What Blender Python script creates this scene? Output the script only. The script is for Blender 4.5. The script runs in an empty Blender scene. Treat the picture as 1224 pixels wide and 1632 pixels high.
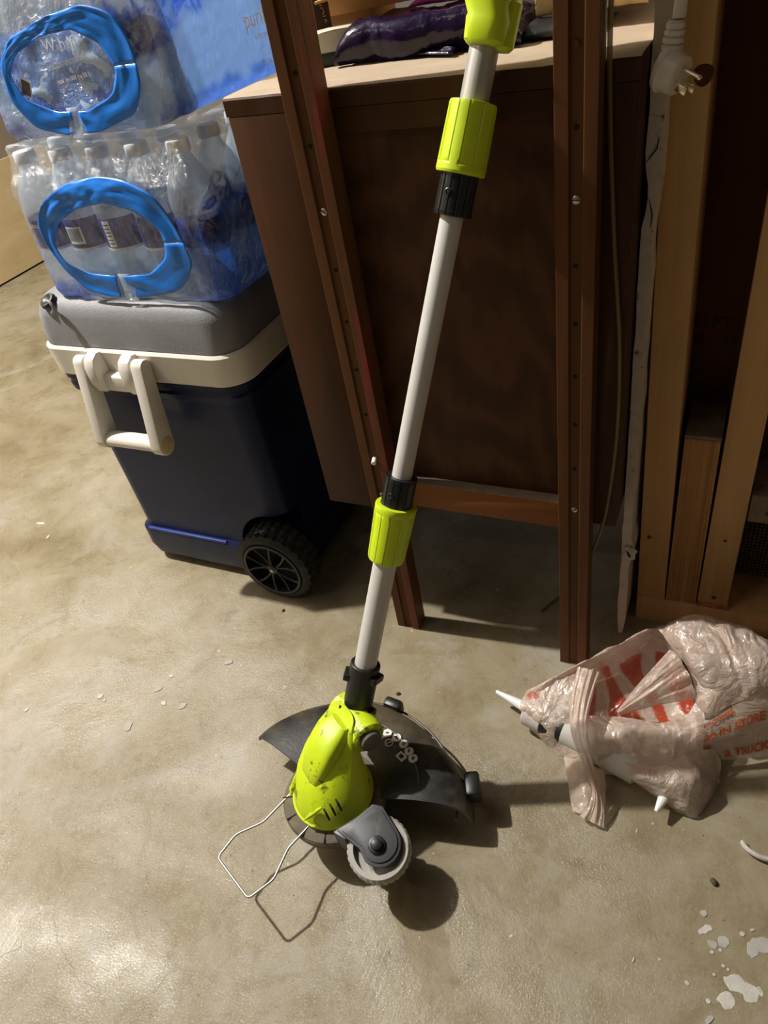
import bpy, bmesh, math, random
from mathutils import Vector, Matrix, noise

random.seed(7)
sc = bpy.context.scene
COL = sc.collection
PI = math.pi

# ------------------------------------------------------------------ camera
cam_d = bpy.data.cameras.new('camera')
cam_d.sensor_fit = 'VERTICAL'
cam_d.sensor_height = 36.0
cam_d.lens = 36.0 * 1165.0 / 1632.0
cam_d.clip_start = 0.02
cam = bpy.data.objects.new('camera', cam_d)
COL.objects.link(cam)
RX, RY, RZ = (0.90407, 0.39670, -0.15904), (0.14270, -0.63197, -0.76176), (-0.40283, 0.66568, -0.62812)
rows = [(0.904, 0.143, -0.402), (0.396, -0.632, 0.666), (-0.159, -0.762, -0.628)]
right = Vector((rows[0][0], rows[1][0], rows[2][0])).normalized()
fwd = Vector((rows[0][2], rows[1][2], rows[2][2])).normalized()
upv = right.cross(fwd).normalized()
right = fwd.cross(upv).normalized()
cam.matrix_world = Matrix(((right.x, upv.x, -fwd.x, 0), (right.y, upv.y, -fwd.y, 0), (right.z, upv.z, -fwd.z, 0.93), (0, 0, 0, 1)))
sc.camera = cam

# ------------------------------------------------------------------ light, exposure
w = bpy.data.worlds.new('world')
sc.world = w
w.use_nodes = True
w.node_tree.nodes['Background'].inputs[0].default_value = (0.9, 0.92, 1.0, 1)
w.node_tree.nodes['Background'].inputs[1].default_value = 0.0
LAMP = (-1.87, 0.585, 2.3)
ld = bpy.data.lights.new('bulb_light', 'POINT')
ld.energy = 340
ld.color = (1.0, 0.97, 0.92)
ld.shadow_soft_size = 0.032
lamp_light = bpy.data.objects.new('bulb_light', ld)
ld2 = bpy.data.lights.new('fill_light', 'AREA')  # added fill light that brightens the front faces
ld2.shape = 'RECTANGLE'; ld2.size = 1.2; ld2.size_y = 0.14
ld2.energy = 6.5
ld2.color = (1.0, 0.95, 0.88)
fill_light = bpy.data.objects.new('fill_light', ld2)
sc.cycles.transparent_max_bounces = 40
sc.view_settings.view_transform = 'Standard'
sc.view_settings.look = 'None'
sc.view_settings.exposure = 0.0
sc.view_settings.gamma = 1.0
sc.view_settings.use_curve_mapping = False

# ------------------------------------------------------------------ helpers
def V(*a):
    return Vector(a[0] if len(a) == 1 else a)

def basis(ax):
    ax = Vector(ax).normalized()
    t = Vector((0, 0, 1)) if abs(ax.z) < 0.9 else Vector((1, 0, 0))
    u = t.cross(ax).normalized()
    return u, ax.cross(u).normalized(), ax

class MB:
    def __init__(s):
        s.v = []; s.f = []
    def add(s, vs, fs):
        o = len(s.v)
        s.v += [tuple(x) for x in vs]
        s.f += [tuple(i + o for i in f) for f in fs]
        return s
    def box(s, x0, x1, y0, y1, z0, z1, shx=0.0):
        vs = [(x + (shx if z == z1 else 0), y, z) for z in (z0, z1) for y in (y0, y1) for x in (x0, x1)]
        return s.add(vs, [(0, 2, 3, 1), (4, 5, 7, 6), (0, 1, 5, 4), (2, 6, 7, 3), (0, 4, 6, 2), (1, 3, 7, 5)])
    def obox(s, c, ax, ay, az, sx, sy, sz):
        c = V(c); ax = V(ax).normalized(); ay = V(ay).normalized(); az = V(az).normalized()
        vs = [c + ax * sx * a / 2 + ay * sy * b / 2 + az * sz * d / 2 for d in (-1, 1) for b in (-1, 1) for a in (-1, 1)]
        return s.add(vs, [(0, 2, 3, 1), (4, 5, 7, 6), (0, 1, 5, 4), (2, 6, 7, 3), (0, 4, 6, 2), (1, 3, 7, 5)])
    def lathe(s, o, ax, prof, n=32, rf=None, cap=True, closed=False):
        o = V(o); u, w_, a = basis(ax)
        vs = []; fs = []
        for (t, r) in prof:
            for i in range(n):
                th = 2 * PI * i / n
                rr = r if rf is None else rf(t, r, th)
                vs.append(o + a * t + (u * math.cos(th) + w_ * math.sin(th)) * rr)
        m = len(prof)
        for j in range(m if closed else m - 1):
            for i in range(n):
                k = (i + 1) % n; j2 = (j + 1) % m
                fs.append((j * n + i, j * n + k, j2 * n + k, j2 * n + i))
        if cap and not closed:
            fs.append(tuple(reversed(range(n))))
            fs.append(tuple(range((m - 1) * n, m * n)))
        return s.add(vs, fs)
    def cyl(s, p0, p1, r0, r1=None, n=24):
        p0 = V(p0); p1 = V(p1)
        return s.lathe(p0, p1 - p0, [(0, r0), ((p1 - p0).length, r0 if r1 is None else r1)], n)
    def tube(s, path, r, n=10, caps=True):
        path = [V(p) for p in path]
        vs = []; fs = []
        u = None
        for i, p in enumerate(path):
            t = (path[min(i + 1, len(path) - 1)] - path[max(i - 1, 0)]).normalized()
            if u is None:
                u = basis(t)[0]
            u = (u - t * u.dot(t)).normalized()
            w_ = t.cross(u)
            rr = r[i] if isinstance(r, (list, tuple)) else r
            for k in range(n):
                th = 2 * PI * k / n
                vs.append(p + (u * math.cos(th) + w_ * math.sin(th)) * rr)
        for i in range(len(path) - 1):
            for k in range(n):
                q = (k + 1) % n
                fs.append((i * n + k, i * n + q, (i + 1) * n + q, (i + 1) * n + k))
        if caps:
            fs.append(tuple(reversed(range(n)))); fs.append(tuple(range((len(path) - 1) * n, len(path) * n)))
        return s.add(vs, fs)
    def loft(s, rings, cap=True):
        n = len(rings[0]); vs = []; fs = []
        for r in rings: vs += list(r)
        for j in range(len(rings) - 1):
            for i in range(n):
                k = (i + 1) % n
                fs.append((j * n + i, j * n + k, (j + 1) * n + k, (j + 1) * n + i))
        if cap:
            fs.append(tuple(reversed(range(n)))); fs.append(tuple(range((len(rings) - 1) * n, len(rings) * n)))
        return s.add(vs, fs)
    def grid(s, P):
        nr = len(P); nc = len(P[0]); vs = [p for r in P for p in r]
        fs = [(j * nc + i, j * nc + i + 1, (j + 1) * nc + i + 1, (j + 1) * nc + i) for j in range(nr - 1) for i in range(nc - 1)]
        return s.add(vs, fs)
    def prism(s, poly, z0, z1):
        return s.loft([[(x, y, z0) for x, y in poly], [(x, y, z1) for x, y in poly]])

BASE = {}
def build(mb, name, mat, parent=None, smooth=35, bevel=0, segs=2, solid=0, loc=None):
    me = bpy.data.meshes.new(name)
    b = BASE.get(parent.name, Vector((0, 0, 0))) if parent else (V(loc) if loc else Vector((0, 0, 0)))
    me.from_pydata([(x - b.x, y - b.y, z - b.z) for x, y, z in mb.v], [], mb.f)
    me.update()
    bm = bmesh.new(); bm.from_mesh(me)
    if not solid:
        bmesh.ops.recalc_face_normals(bm, faces=bm.faces)
    if bevel:
        es = [e for e in bm.edges if len(e.link_faces) == 2 and e.calc_face_angle(0) > math.radians(40)]
        bmesh.ops.bevel(bm, geom=es, offset=bevel, segments=segs, profile=0.5, affect='EDGES', clamp_overlap=True)
    bm.to_mesh(me); bm.free()
    if smooth:
        me.polygons.foreach_set('use_smooth', [True] * len(me.polygons))
        me.set_sharp_from_angle(angle=math.radians(smooth))
    me.materials.append(mat)
    o = bpy.data.objects.new(name, me)
    COL.objects.link(o)
    if solid:
        m = o.modifiers.new('thickness', 'SOLIDIFY'); m.thickness = solid; m.offset = 0
    if parent:
        o.parent = parent
    else:
        o.location = b
    BASE[o.name] = b
    return o

def thing(name, label, cat, loc, group=None):
    o = bpy.data.objects.new(name, None)
    o.empty_display_size = 0.05
    COL.objects.link(o); o.location = loc
    BASE[o.name] = V(loc)
    return tag(o, label, cat, group)

def tag(o, label, cat, group=None):
    o['label'] = label; o['category'] = cat
    if group: o['group'] = group
    return o

def struct(o, label=None):
    o['kind'] = 'structure'
    if label: o['label'] = label
    return o

def text(name, body, size, mat, parent, origin, xdir, ydir, mirror=False, extrude=0.0, bold=0.0):
    cu = bpy.data.curves.new(name, 'FONT'); cu.body = body; cu.size = size; cu.extrude = extrude; cu.offset = bold
    cu.align_x = 'CENTER'; cu.align_y = 'CENTER'; cu.resolution_u = 3
    t = bpy.data.objects.new(name, cu); COL.objects.link(t)
    bpy.context.view_layer.update()
    me = bpy.data.meshes.new_from_object(t.evaluated_get(bpy.context.evaluated_depsgraph_get()))
    bpy.data.objects.remove(t); bpy.data.curves.remove(cu)
    b = BASE.get(parent.name, Vector((0, 0, 0)))
    xd = V(xdir).normalized() * (-1 if mirror else 1); yd = V(ydir).normalized(); zd = xd.cross(yd)
    for vtx in me.vertices:
        c = vtx.co.copy()
        vtx.co = V(origin) + xd * c.x + yd * c.y + zd * c.z - b
    me.materials.clear(); me.materials.append(mat)
    o = bpy.data.objects.new(name, me); COL.objects.link(o); o.parent = parent
    BASE[o.name] = b
    return o

def rrect(x0, x1, y0, y1, r, z, n=6):
    pts = []
    for cx, cy, a in ((x1 - r, y0 + r, -PI / 2), (x1 - r, y1 - r, 0), (x0 + r, y1 - r, PI / 2), (x0 + r, y0 + r, PI)):
        for i in range(n + 1):
            t = a + PI / 2 * i / n
            pts.append((cx + r * math.cos(t), cy + r * math.sin(t), z))
    return pts

def smoothpath(pts, k=6):
    pts = [V(p) for p in pts]; out = []
    for i in range(len(pts) - 1):
        p0 = pts[max(i - 1, 0)]; p1 = pts[i]; p2 = pts[i + 1]; p3 = pts[min(i + 2, len(pts) - 1)]
        for j in range(k):
            t = j / k
            out.append(0.5 * ((2 * p1) + (p2 - p0) * t + (2 * p0 - 5 * p1 + 4 * p2 - p3) * t * t + (3 * p1 - p0 - 3 * p2 + p3) * t ** 3))
    out.append(pts[-1])
    return out

def resample(ctrl, nu, nv):
    """Catmull-Rom surface through a grid of control points"""
    def cr(p, n):
        m = len(p) - 1; out = []
        for i in range(n):
            x = m * i / (n - 1); k = min(int(x), m - 1); t = x - k
            p0 = p[max(k - 1, 0)]; p1 = p[k]; p2 = p[k + 1]; p3 = p[min(k + 2, m)]
            out.append(0.5 * ((2 * p1) + (p2 - p0) * t + (2 * p0 - 5 * p1 + 4 * p2 - p3) * t * t + (3 * p1 - p0 - 3 * p2 + p3) * t ** 3))
        return out
    rows_ = [cr([V(p) for p in r], nu) for r in ctrl]
    cols = [cr([r[i] for r in rows_], nv) for i in range(nu)]
    return [[cols[i][j] for i in range(nu)] for j in range(nv)]

def sstep(a, b, x):
    t = max(0.0, min(1.0, (x - a) / (b - a))) if a != b else float(x > a)
    return t * t * (3 - 2 * t)

def hexc(h):
    c = [int(h[i:i + 2], 16) / 255 for i in (0, 2, 4)]
    return tuple(x / 12.92 if x <= 0.04045 else ((x + 0.055) / 1.055) ** 2.4 for x in c)

# ------------------------------------------------------------------ materials
class NT:
    def __init__(s, name):
        s.m = bpy.data.materials.new(name); s.m.use_nodes = True
        s.t = s.m.node_tree; s.t.nodes.clear()
        s.out = s.n('ShaderNodeOutputMaterial')
    def n(s, typ, **kw):
        nd = s.t.nodes.new(typ)
        for k, v in kw.items():
            if k.startswith('i_'):
                key = k[2:]; key = int(key) if key.isdigit() else key.replace('_', ' ')
                s.set(nd, key, v)
            else:
                setattr(nd, k, v)
        return nd
    def set(s, nd, key, v):
        if isinstance(v, bpy.types.NodeSocket):
            s.t.links.new(v, nd.inputs[key])
        else:
            if isinstance(v, tuple) and len(v) == 3 and nd.inputs[key].type == 'RGBA': v = v + (1,)
            nd.inputs[key].default_value = v
    def coord(s, stretch=(1, 1, 1), kind='Object'):
        tc = s.n('ShaderNodeTexCoord')
        mp = s.n('ShaderNodeMapping'); s.set(mp, 'Vector', tc.outputs[kind]); s.set(mp, 'Scale', stretch)
        return mp.outputs[0]
    def noise(s, vec, scale, detail=6, rough=0.6, dist=0.0):
        nd = s.n('ShaderNodeTexNoise'); s.set(nd, 'Vector', vec); s.set(nd, 'Scale', scale); s.set(nd, 'Detail', detail)
        s.set(nd, 'Roughness', rough); s.set(nd, 'Distortion', dist)
        return nd.outputs['Fac']
    def ramp(s, fac, stops):
        nd = s.n('ShaderNodeValToRGB'); s.set(nd, 'Fac', fac)
        el = nd.color_ramp.elements
        while len(el) < len(stops): el.new(0.5)
        for e, (p, c) in zip(el, stops):
            e.position = p; e.color = (c if isinstance(c, tuple) else (c, c, c)) + (1,)
        return nd.outputs['Color']
    def mix(s, fac, a, b, mode='MIX'):
        nd = s.n('ShaderNodeMix', data_type='RGBA', blend_type=mode)
        s.set(nd, 0, fac); s.set(nd, 6, a); s.set(nd, 7, b)
        return nd.outputs[2]
    def math(s, op, a, b=0.0, c=None):
        nd = s.n('ShaderNodeMath', operation=op); s.set(nd, 0, a); s.set(nd, 1, b)
        if c is not None: s.set(nd, 2, c)
        return nd.outputs[0]
    def bump(s, h, strength=0.3, dist=0.01):
        nd = s.n('ShaderNodeBump'); s.set(nd, 'Height', h); s.set(nd, 'Strength', strength); s.set(nd, 'Distance', dist)
        return nd.outputs[0]
    def pbsdf(s, col, rough=0.5, metal=0.0, normal=None, spec=0.5, **kw):
        p = s.n('ShaderNodeBsdfPrincipled'); s.set(p, 'Base Color', col); s.set(p, 'Roughness', rough); s.set(p, 'Metallic', metal)
        s.set(p, 'Specular IOR Level', spec)
        if normal is not None: s.set(p, 'Normal', normal)
        for k, v in kw.items(): s.set(p, k.replace('_', ' '), v)
        return p.outputs[0]
    def done(s, sh):
        s.t.links.new(sh, s.out.inputs[0]); return s.m

def plain(name, col, rough=0.5, metal=0.0, var=0.12, scale=30, bump=0.0, bscale=200, spec=0.5, stretch=(1, 1, 1), dirt=None, dscale=25, dpos=(0.55, 0.7)):
    k = NT(name); c = k.coord(stretch)
    f = k.noise(c, scale)
    a = tuple(x * (1 - var) for x in col); b = tuple(min(1, x * (1 + var)) for x in col)
    colr = k.ramp(f, [(0.3, a), (0.7, b)])
    if dirt:
        d = k.noise(c, dscale, 8, 0.7)
        colr = k.mix(k.ramp(d, [(dpos[0], 0.0), (dpos[1], 1.0)]), colr, dirt)
    r = k.ramp(k.noise(c, scale * 2), [(0.2, max(0.02, rough - 0.08)), (0.8, min(1, rough + 0.08))])
    nr = k.bump(k.noise(c, bscale, 4), bump, 0.002) if bump else None
    return k.done(k.pbsdf(colr, r, metal, nr, spec))

def wood(name, dark, light, stretch=(60, 60, 4), rough=0.55, streak=1.0, dust=None, bump=0.15, fig=False, extra=None):
    k = NT(name); c = k.coord(stretch)
    f = k.noise(c, 1.0, 8, 0.65, 0.4)
    if fig:
        c2 = k.coord((5, 5, 2.2))
        wv = k.n('ShaderNodeTexWave', wave_type='RINGS', rings_direction='SPHERICAL'); k.set(wv, 'Vector', c2); k.set(wv, 'Scale', 2.2)
        k.set(wv, 'Distortion', 9.0); k.set(wv, 'Detail', 4.0); k.set(wv, 'Detail Scale', 1.4)
        f = k.math('ADD', k.math('MULTIPLY', f, 0.65), k.math('MULTIPLY', wv.outputs['Fac'], 0.35))
    col = k.ramp(f, [(0.3, dark), (0.7, light)])
    c3 = k.coord((1, 1, 1))
    col = k.mix(0.25, col, k.ramp(k.noise(c3, 12, 4), [(0.3, dark), (0.7, light)]))
    if dust:
        col = k.mix(k.ramp(k.noise(c3, 60, 9, 0.8), [(0.66, 0.0), (0.78, 0.6)]), col, dust)
    if extra: col = extra(k, c3, col)
    nr = k.bump(f, bump, 0.001)
    return k.done(k.pbsdf(col, rough, 0, nr, 0.15))

def mat_concrete():
    k = NT('concrete_floor'); c = k.coord()
    n1 = k.noise(c, 1.9, 8, 0.62, 0.8); n2 = k.noise(c, 11, 9, 0.72, 0.5); n3 = k.noise(c, 260, 3, 0.6)
    f = k.math('ADD', k.math('MULTIPLY', n1, 0.55), k.math('ADD', k.math('MULTIPLY', n2, 0.36), k.math('MULTIPLY', n3, 0.09)))
    col = k.ramp(f, [(0.38, hexc('756950')), (0.47, hexc('8a7e63')), (0.54, hexc('978c74')), (0.64, hexc('a69c8a'))])
    # pale worn patches, brown stains
    col = k.mix(k.ramp(k.noise(c, 4.2, 7, 0.68, 1.4), [(0.54, 0.0), (0.66, 0.6)]), col, hexc('a39d90'))
    col = k.mix(k.ramp(k.noise(c, 8, 6, 0.65, 2.2), [(0.58, 0.0), (0.70, 0.45)]), col, hexc('6e6148'))
    # fine dark grit, pale flecks
    col = k.mix(k.ramp(k.noise(c, 130, 2, 0.5), [(0.715, 0.0), (0.755, 0.6)]), col, hexc('463e31'))
    col = k.mix(k.ramp(k.noise(k.coord((1.3, 0.9, 1)), 70, 2, 0.5), [(0.745, 0.0), (0.77, 0.8)]), col, hexc('cfc5ad'))
    # hairline cracks
    vo = k.n('ShaderNodeTexVoronoi', feature='DISTANCE_TO_EDGE'); dv = k.n('ShaderNodeVectorMath', operation='ADD')
    nz = k.n('ShaderNodeTexNoise'); k.set(nz, 'Vector', c); k.set(nz, 'Scale', 9.0); k.set(nz, 'Detail', 6.0)
    sc_ = k.n('ShaderNodeVectorMath', operation='SCALE'); k.set(sc_, 0, nz.outputs['Color']); k.set(sc_, 'Scale', 0.22)
    k.set(dv, 0, c); k.set(dv, 1, sc_.outputs[0]); k.set(vo, 'Vector', dv.outputs[0]); k.set(vo, 'Scale', 3.1)
    crack = k.math('MULTIPLY', k.ramp(vo.outputs[0], [(0.0, 1.0), (0.004, 0.0)]), k.ramp(k.noise(c, 1.7, 2), [(0.5, 0.0), (0.58, 1.0)]))
    col = k.mix(k.math('MULTIPLY', crack, 0.22), col, hexc('4e4739'))
    r = k.ramp(n2, [(0.3, 0.21), (0.7, 0.38)])
    # patches where the cement skin is worn to grain
    worn = k.ramp(k.noise(c, 2.6, 6, 0.6, 1.0), [(0.42, 0.08), (0.60, 1.0)])
    g = k.math('MULTIPLY', k.noise(k.coord((1, 1.3, 1)), 330, 4, 0.65, 1.0), k.math('MULTIPLY', worn, 2.0))
    st = k.math('MULTIPLY', k.noise(k.coord((150, 9, 1)), 1.0, 3, 0.5, 0.3), k.ramp(k.noise(c, 3.3, 3), [(0.52, 0.0), (0.62, 0.5)]))
    g = k.math('ADD', g, st)
    h = k.math('ADD', g, k.math('ADD', k.math('MULTIPLY', n2, 1.1), k.math('MULTIPLY', crack, -0.2)))
    nr = k.bump(h, 0.30, 0.003)
    return k.done(k.pbsdf(col, r, 0, nr, 0.5))

def mat_film():
    k = NT('printed_shrink_film'); c = k.coord()
    at = k.n('ShaderNodeAttribute', attribute_name='print')
    h = k.noise(c, 42, 5, 0.6, 1.6)
    nr = k.bump(h, 0.75, 0.012)
    dif = k.n('ShaderNodeBsdfDiffuse'); k.set(dif, 'Color', at.outputs['Color']); k.set(dif, 'Normal', nr)
    tl = k.n('ShaderNodeBsdfTranslucent'); k.set(tl, 'Color', at.outputs['Color'])
    m0 = k.n('ShaderNodeMixShader'); k.set(m0, 0, 0.55); k.set(m0, 1, dif.outputs[0]); k.set(m0, 2, tl.outputs[0])
    tr = k.n('ShaderNodeBsdfTransparent'); k.set(tr, 'Color', (0.95, 0.97, 1.0))
    m1 = k.n('ShaderNodeMixShader'); k.set(m1, 0, at.outputs['Alpha']); k.set(m1, 1, tr.outputs[0]); k.set(m1, 2, m0.outputs[0])
    gl = k.n('ShaderNodeBsdfGlossy'); k.set(gl, 'Roughness', 0.09); k.set(gl, 'Normal', nr); k.set(gl, 'Color', (1, 1, 1))
    fr = k.n('ShaderNodeFresnel'); k.set(fr, 'IOR', 1.5); k.set(fr, 'Normal', nr)
    m2 = k.n('ShaderNodeMixShader'); k.set(m2, 0, k.math('MINIMUM', k.math('MULTIPLY', fr.outputs[0], 1.8), 0.24)); k.set(m2, 1, m1.outputs[0]); k.set(m2, 2, gl.outputs[0])
    return k.done(m2.outputs[0])

def mat_clear(name, col, opac, rough=0.08, ior=1.45, bump=0.0, bscale=60, trans=(0.9, 0.95, 1.0), gain=1.6):
    k = NT(name); c = k.coord()
    nr = k.bump(k.noise(c, bscale, 3, 0.5, 0.5), bump, 0.004)
    dif = k.n('ShaderNodeBsdfDiffuse'); k.set(dif, 'Color', col); k.set(dif, 'Normal', nr)
    tl = k.n('ShaderNodeBsdfTranslucent'); k.set(tl, 'Color', col)
    m0 = k.n('ShaderNodeMixShader'); k.set(m0, 0, 0.5); k.set(m0, 1, dif.outputs[0]); k.set(m0, 2, tl.outputs[0])
    tr = k.n('ShaderNodeBsdfTransparent'); k.set(tr, 'Color', trans)
    m1 = k.n('ShaderNodeMixShader'); k.set(m1, 0, opac); k.set(m1, 1, tr.outputs[0]); k.set(m1, 2, m0.outputs[0])
    gl = k.n('ShaderNodeBsdfGlossy'); k.set(gl, 'Roughness', rough); k.set(gl, 'Normal', nr)
    fr = k.n('ShaderNodeFresnel'); k.set(fr, 'IOR', ior); k.set(fr, 'Normal', nr)
    m2 = k.n('ShaderNodeMixShader'); k.set(m2, 0, k.math('MINIMUM', k.math('MULTIPLY', fr.outputs[0], gain), 0.18)); k.set(m2, 1, m1.outputs[0]); k.set(m2, 2, gl.outputs[0])
    return k.done(m2.outputs[0])

def mat_bag():
    k = NT('thin_beige_bag_plastic'); c = k.coord()
    at = k.n('ShaderNodeAttribute', attribute_name='print')
    h = k.noise(c, 30, 5, 0.6, 2.6)
    nr = k.bump(h, 0.5, 0.012)
    base = k.ramp(k.noise(c, 20, 4), [(0.3, hexc('ecd0bc')), (0.7, hexc('f7e6d8'))])
    col = k.mix(at.outputs['Alpha'], base, at.outputs['Color'])
    dif = k.n('ShaderNodeBsdfDiffuse'); k.set(dif, 'Color', col); k.set(dif, 'Normal', nr)
    tl = k.n('ShaderNodeBsdfTranslucent'); k.set(tl, 'Color', col)
    m0 = k.n('ShaderNodeMixShader'); k.set(m0, 0, 0.32); k.set(m0, 1, dif.outputs[0]); k.set(m0, 2, tl.outputs[0])
    tr = k.n('ShaderNodeBsdfTransparent'); k.set(tr, 'Color', (1.0, 0.93, 0.88))
    m1 = k.n('ShaderNodeMixShader'); k.set(m1, 0, 0.74); k.set(m1, 1, tr.outputs[0]); k.set(m1, 2, m0.outputs[0])
    gl = k.n('ShaderNodeBsdfGlossy'); k.set(gl, 'Roughness', 0.16); k.set(gl, 'Normal', nr)
    fr = k.n('ShaderNodeFresnel'); k.set(fr, 'IOR', 1.5); k.set(fr, 'Normal', nr)
    m2 = k.n('ShaderNodeMixShader'); k.set(m2, 0, k.math('MINIMUM', k.math('MULTIPLY', fr.outputs[0], 2.4), 0.4)); k.set(m2, 1, m1.outputs[0]); k.set(m2, 2, gl.outputs[0])
    return k.done(m2.outputs[0])

M = {}
M['concrete'] = mat_concrete()
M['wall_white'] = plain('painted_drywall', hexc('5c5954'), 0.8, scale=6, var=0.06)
M['wall_taupe'] = plain('taupe_wall', hexc('8a7a66'), 0.8, scale=6, var=0.06)
M['ply'] = wood('pale_plywood', hexc('c2a877'), hexc('d8c095'), (6, 3, 14), 0.6)
M['drywall_edge'] = plain('chipped_white_drywall', hexc('cfc2b2'), 0.85, scale=40, var=0.1, bump=0.6, bscale=120, dirt=hexc('5d5044'), dscale=70, dpos=(0.58, 0.68))
M['stud'] = wood('stud_pine', hexc('b58a58'), hexc('d2aa76'), (50, 50, 3), 0.6, dust=hexc('6b4c2c'))
M['stud_new'] = wood('fresh_grooved_pine', hexc('96683a'), hexc('d0a069'), (160, 20, 1.5), 0.6)
M['stud_dusty'] = plain('dusty_grey_timber', hexc('7b6a55'), 0.9, scale=40, var=0.25, bump=0.3, dirt=hexc('3e3428'), dscale=20)
M['sheath'] = wood('dark_sheathing', hexc('4a2c19'), hexc('5d3820'), (30, 30, 3), 0.75)
M['black_paper_gap_shade'] = plain('black_felt_gap_shade', hexc('1b1612'), 0.9, scale=60, var=0.3)  # felt backing, and also the painted shade under the plywood panel
M['ink'] = plain('faded_ink', hexc('24150c'), 0.8)
M['cab'] = wood('brown_stained_wood', hexc('3d2516'), hexc('4c301c'), (60, 60, 3), 0.5, dust=hexc('a08467'))
M['cab_panel'] = wood('figured_brown_plywood', hexc('3c2617'), hexc('583824'), (40, 40, 3), 0.5, fig=True, dust=hexc('806248'))
M['cab_rail'] = wood('brown_rail_wood', hexc('7d4f2b'), hexc('935f37'), (3, 60, 60), 0.55, dust=hexc('a08467'))
M['cab_top'] = wood('dusty_top_board', hexc('a08e79'), hexc('bdab95'), (8, 14, 14), 0.7, dust=hexc('d9c3a8'))
def pinkstreak(k, c, col):
    sx = k.n('ShaderNodeSeparateXYZ'); k.set(sx, 0, c)
    f = k.math('MULTIPLY', k.ramp(k.noise(k.coord((90, 5, 9)), 1, 4), [(0.52, 0.0), (0.62, 0.6)]), k.math('GREATER_THAN', sx.outputs[0], -0.098))
    return k.mix(f, col, hexc('8a3038'))
M['post'] = wood('brown_post_wood', hexc('52351f'), hexc('6a4428'), (70, 70, 3), 0.5, dust=hexc('a08467'))
M['post_pink'] = wood('brown_post_wood_with_red_marks', hexc('52351f'), hexc('6a4428'), (70, 70, 3), 0.5, dust=hexc('a08467'), extra=pinkstreak)
M['hole'] = plain('dark_hole', (0.004, 0.003, 0.003), 0.9)
M['screw'] = plain('dull_nickel', (0.55, 0.52, 0.46), 0.35, 1.0, bump=0.1)
M['peg'] = plain('white_peg', (0.8, 0.78, 0.72), 0.4)
M['dustfloor'] = plain('grey_dust', hexc('8b7a66'), 0.95, scale=60, var=0.25)
M['lime'] = plain('lime_plastic', (0.56, 0.72, 0.012), 0.38, var=0.05)
M['lime_dirty'] = plain('lime_plastic_with_dirt', (0.56, 0.71, 0.012), 0.42, var=0.06, dirt=(0.08, 0.08, 0.012), dscale=42, dpos=(0.56, 0.64))
M['alu'] = plain('painted_grey_white_pole', hexc('c9c6c0'), 0.38, var=0.03)
M['alu2'] = plain('bare_aluminium_pole', hexc('b9b4ac'), 0.35, 0.35, var=0.03)
M['black'] = plain('black_plastic', (0.012, 0.012, 0.012), 0.42, var=0.2, bump=0.1)
M['black_rib'] = plain('black_ribbed_collar_plastic', (0.01, 0.01, 0.011), 0.33, var=0.2)
M['guard'] = plain('dusty_black_guard', (0.018, 0.017, 0.016), 0.45, var=0.3, dirt=hexc('665a45'), dscale=10, dpos=(0.44, 0.70), bump=0.15)
M['disc'] = plain('mud_dusted_disc', hexc('665c4b'), 0.8, scale=30, var=0.3, dirt=hexc('7b6d55'), dscale=30, dpos=(0.5, 0.7))
M['grey'] = plain('dark_grey_plastic', hexc('46464a'), 0.45, var=0.1, dirt=hexc('6c6458'), dscale=40, dpos=(0.6, 0.75))
M['knob'] = plain('grey_knob', hexc('6a6460'), 0.45, var=0.08)
M['wheel_grey'] = plain('light_grey_wheel', hexc('a9a69c'), 0.55, var=0.1, dirt=hexc('6e665a'), dscale=40, dpos=(0.58, 0.72))
M['steel'] = plain('steel_wire', (0.55, 0.54, 0.51), 0.45, 1.0)
M['white_ink'] = plain('white_print', (0.75, 0.74, 0.7), 0.6)
M['navy'] = plain('navy_plastic', (0.007, 0.013, 0.055), 0.36, var=0.1, bump=0.15, bscale=300, spec=0.22)
M['navy_scuff'] = plain('scuffed_navy_plastic', (0.02, 0.045, 0.25), 0.5, var=0.15)
M['lid'] = plain('grey_lid_plastic', hexc('838386'), 0.5, var=0.05, bump=0.35, bscale=500, dirt=hexc('a9a7a6'), dscale=14, dpos=(0.6, 0.75))
M['rim'] = plain('white_rim_plastic', hexc('dcd6cb'), 0.45, var=0.03)
M['cap_yellow'] = plain('yellowed_cap', hexc('d8c98f'), 0.5)
M['rubber'] = plain('tire_rubber', (0.012, 0.012, 0.012), 0.65, var=0.2, dirt=hexc('3b352c'), dscale=40)
M['film'] = mat_film()
M['ring_blue'] = plain('bright_blue_film', (0.015, 0.2, 0.75), 0.28, var=0.08, scale=14, bump=0.25, bscale=40)
M['bottle'] = mat_clear('clear_bottle_plastic', (0.82, 0.90, 0.98), 0.34, 0.05, 1.45, 0.5, 90, (0.86, 0.92, 0.96))
M['cap'] = plain('white_cap', hexc('e8e8e6'), 0.45)
M['label'] = plain('navy_bottle_label', (0.015, 0.03, 0.22), 0.35, var=0.4, scale=60, dirt=(0.15, 0.3, 0.75), dscale=45)
M['label_white'] = plain('white_label_print', (0.8, 0.8, 0.82), 0.5)
M['label_black'] = plain('black_label_print', (0.006, 0.006, 0.008), 0.5)
M['tab_clear'] = mat_clear('clear_film_tab', (0.8, 0.85, 0.9), 0.35, 0.1, 1.5, 0.8, 40)
M['film_text'] = plain('pale_print', (0.93, 0.95, 0.98), 0.4)
M['purple'] = plain('purple_gloss_plastic', (0.009, 0.003, 0.022), 0.2, var=0.3, bump=0.8, bscale=30)
M['pink'] = plain('magenta_print_plastic', (0.55, 0.06, 0.35), 0.25, var=0.4, scale=60, bump=0.5, bscale=50)
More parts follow.
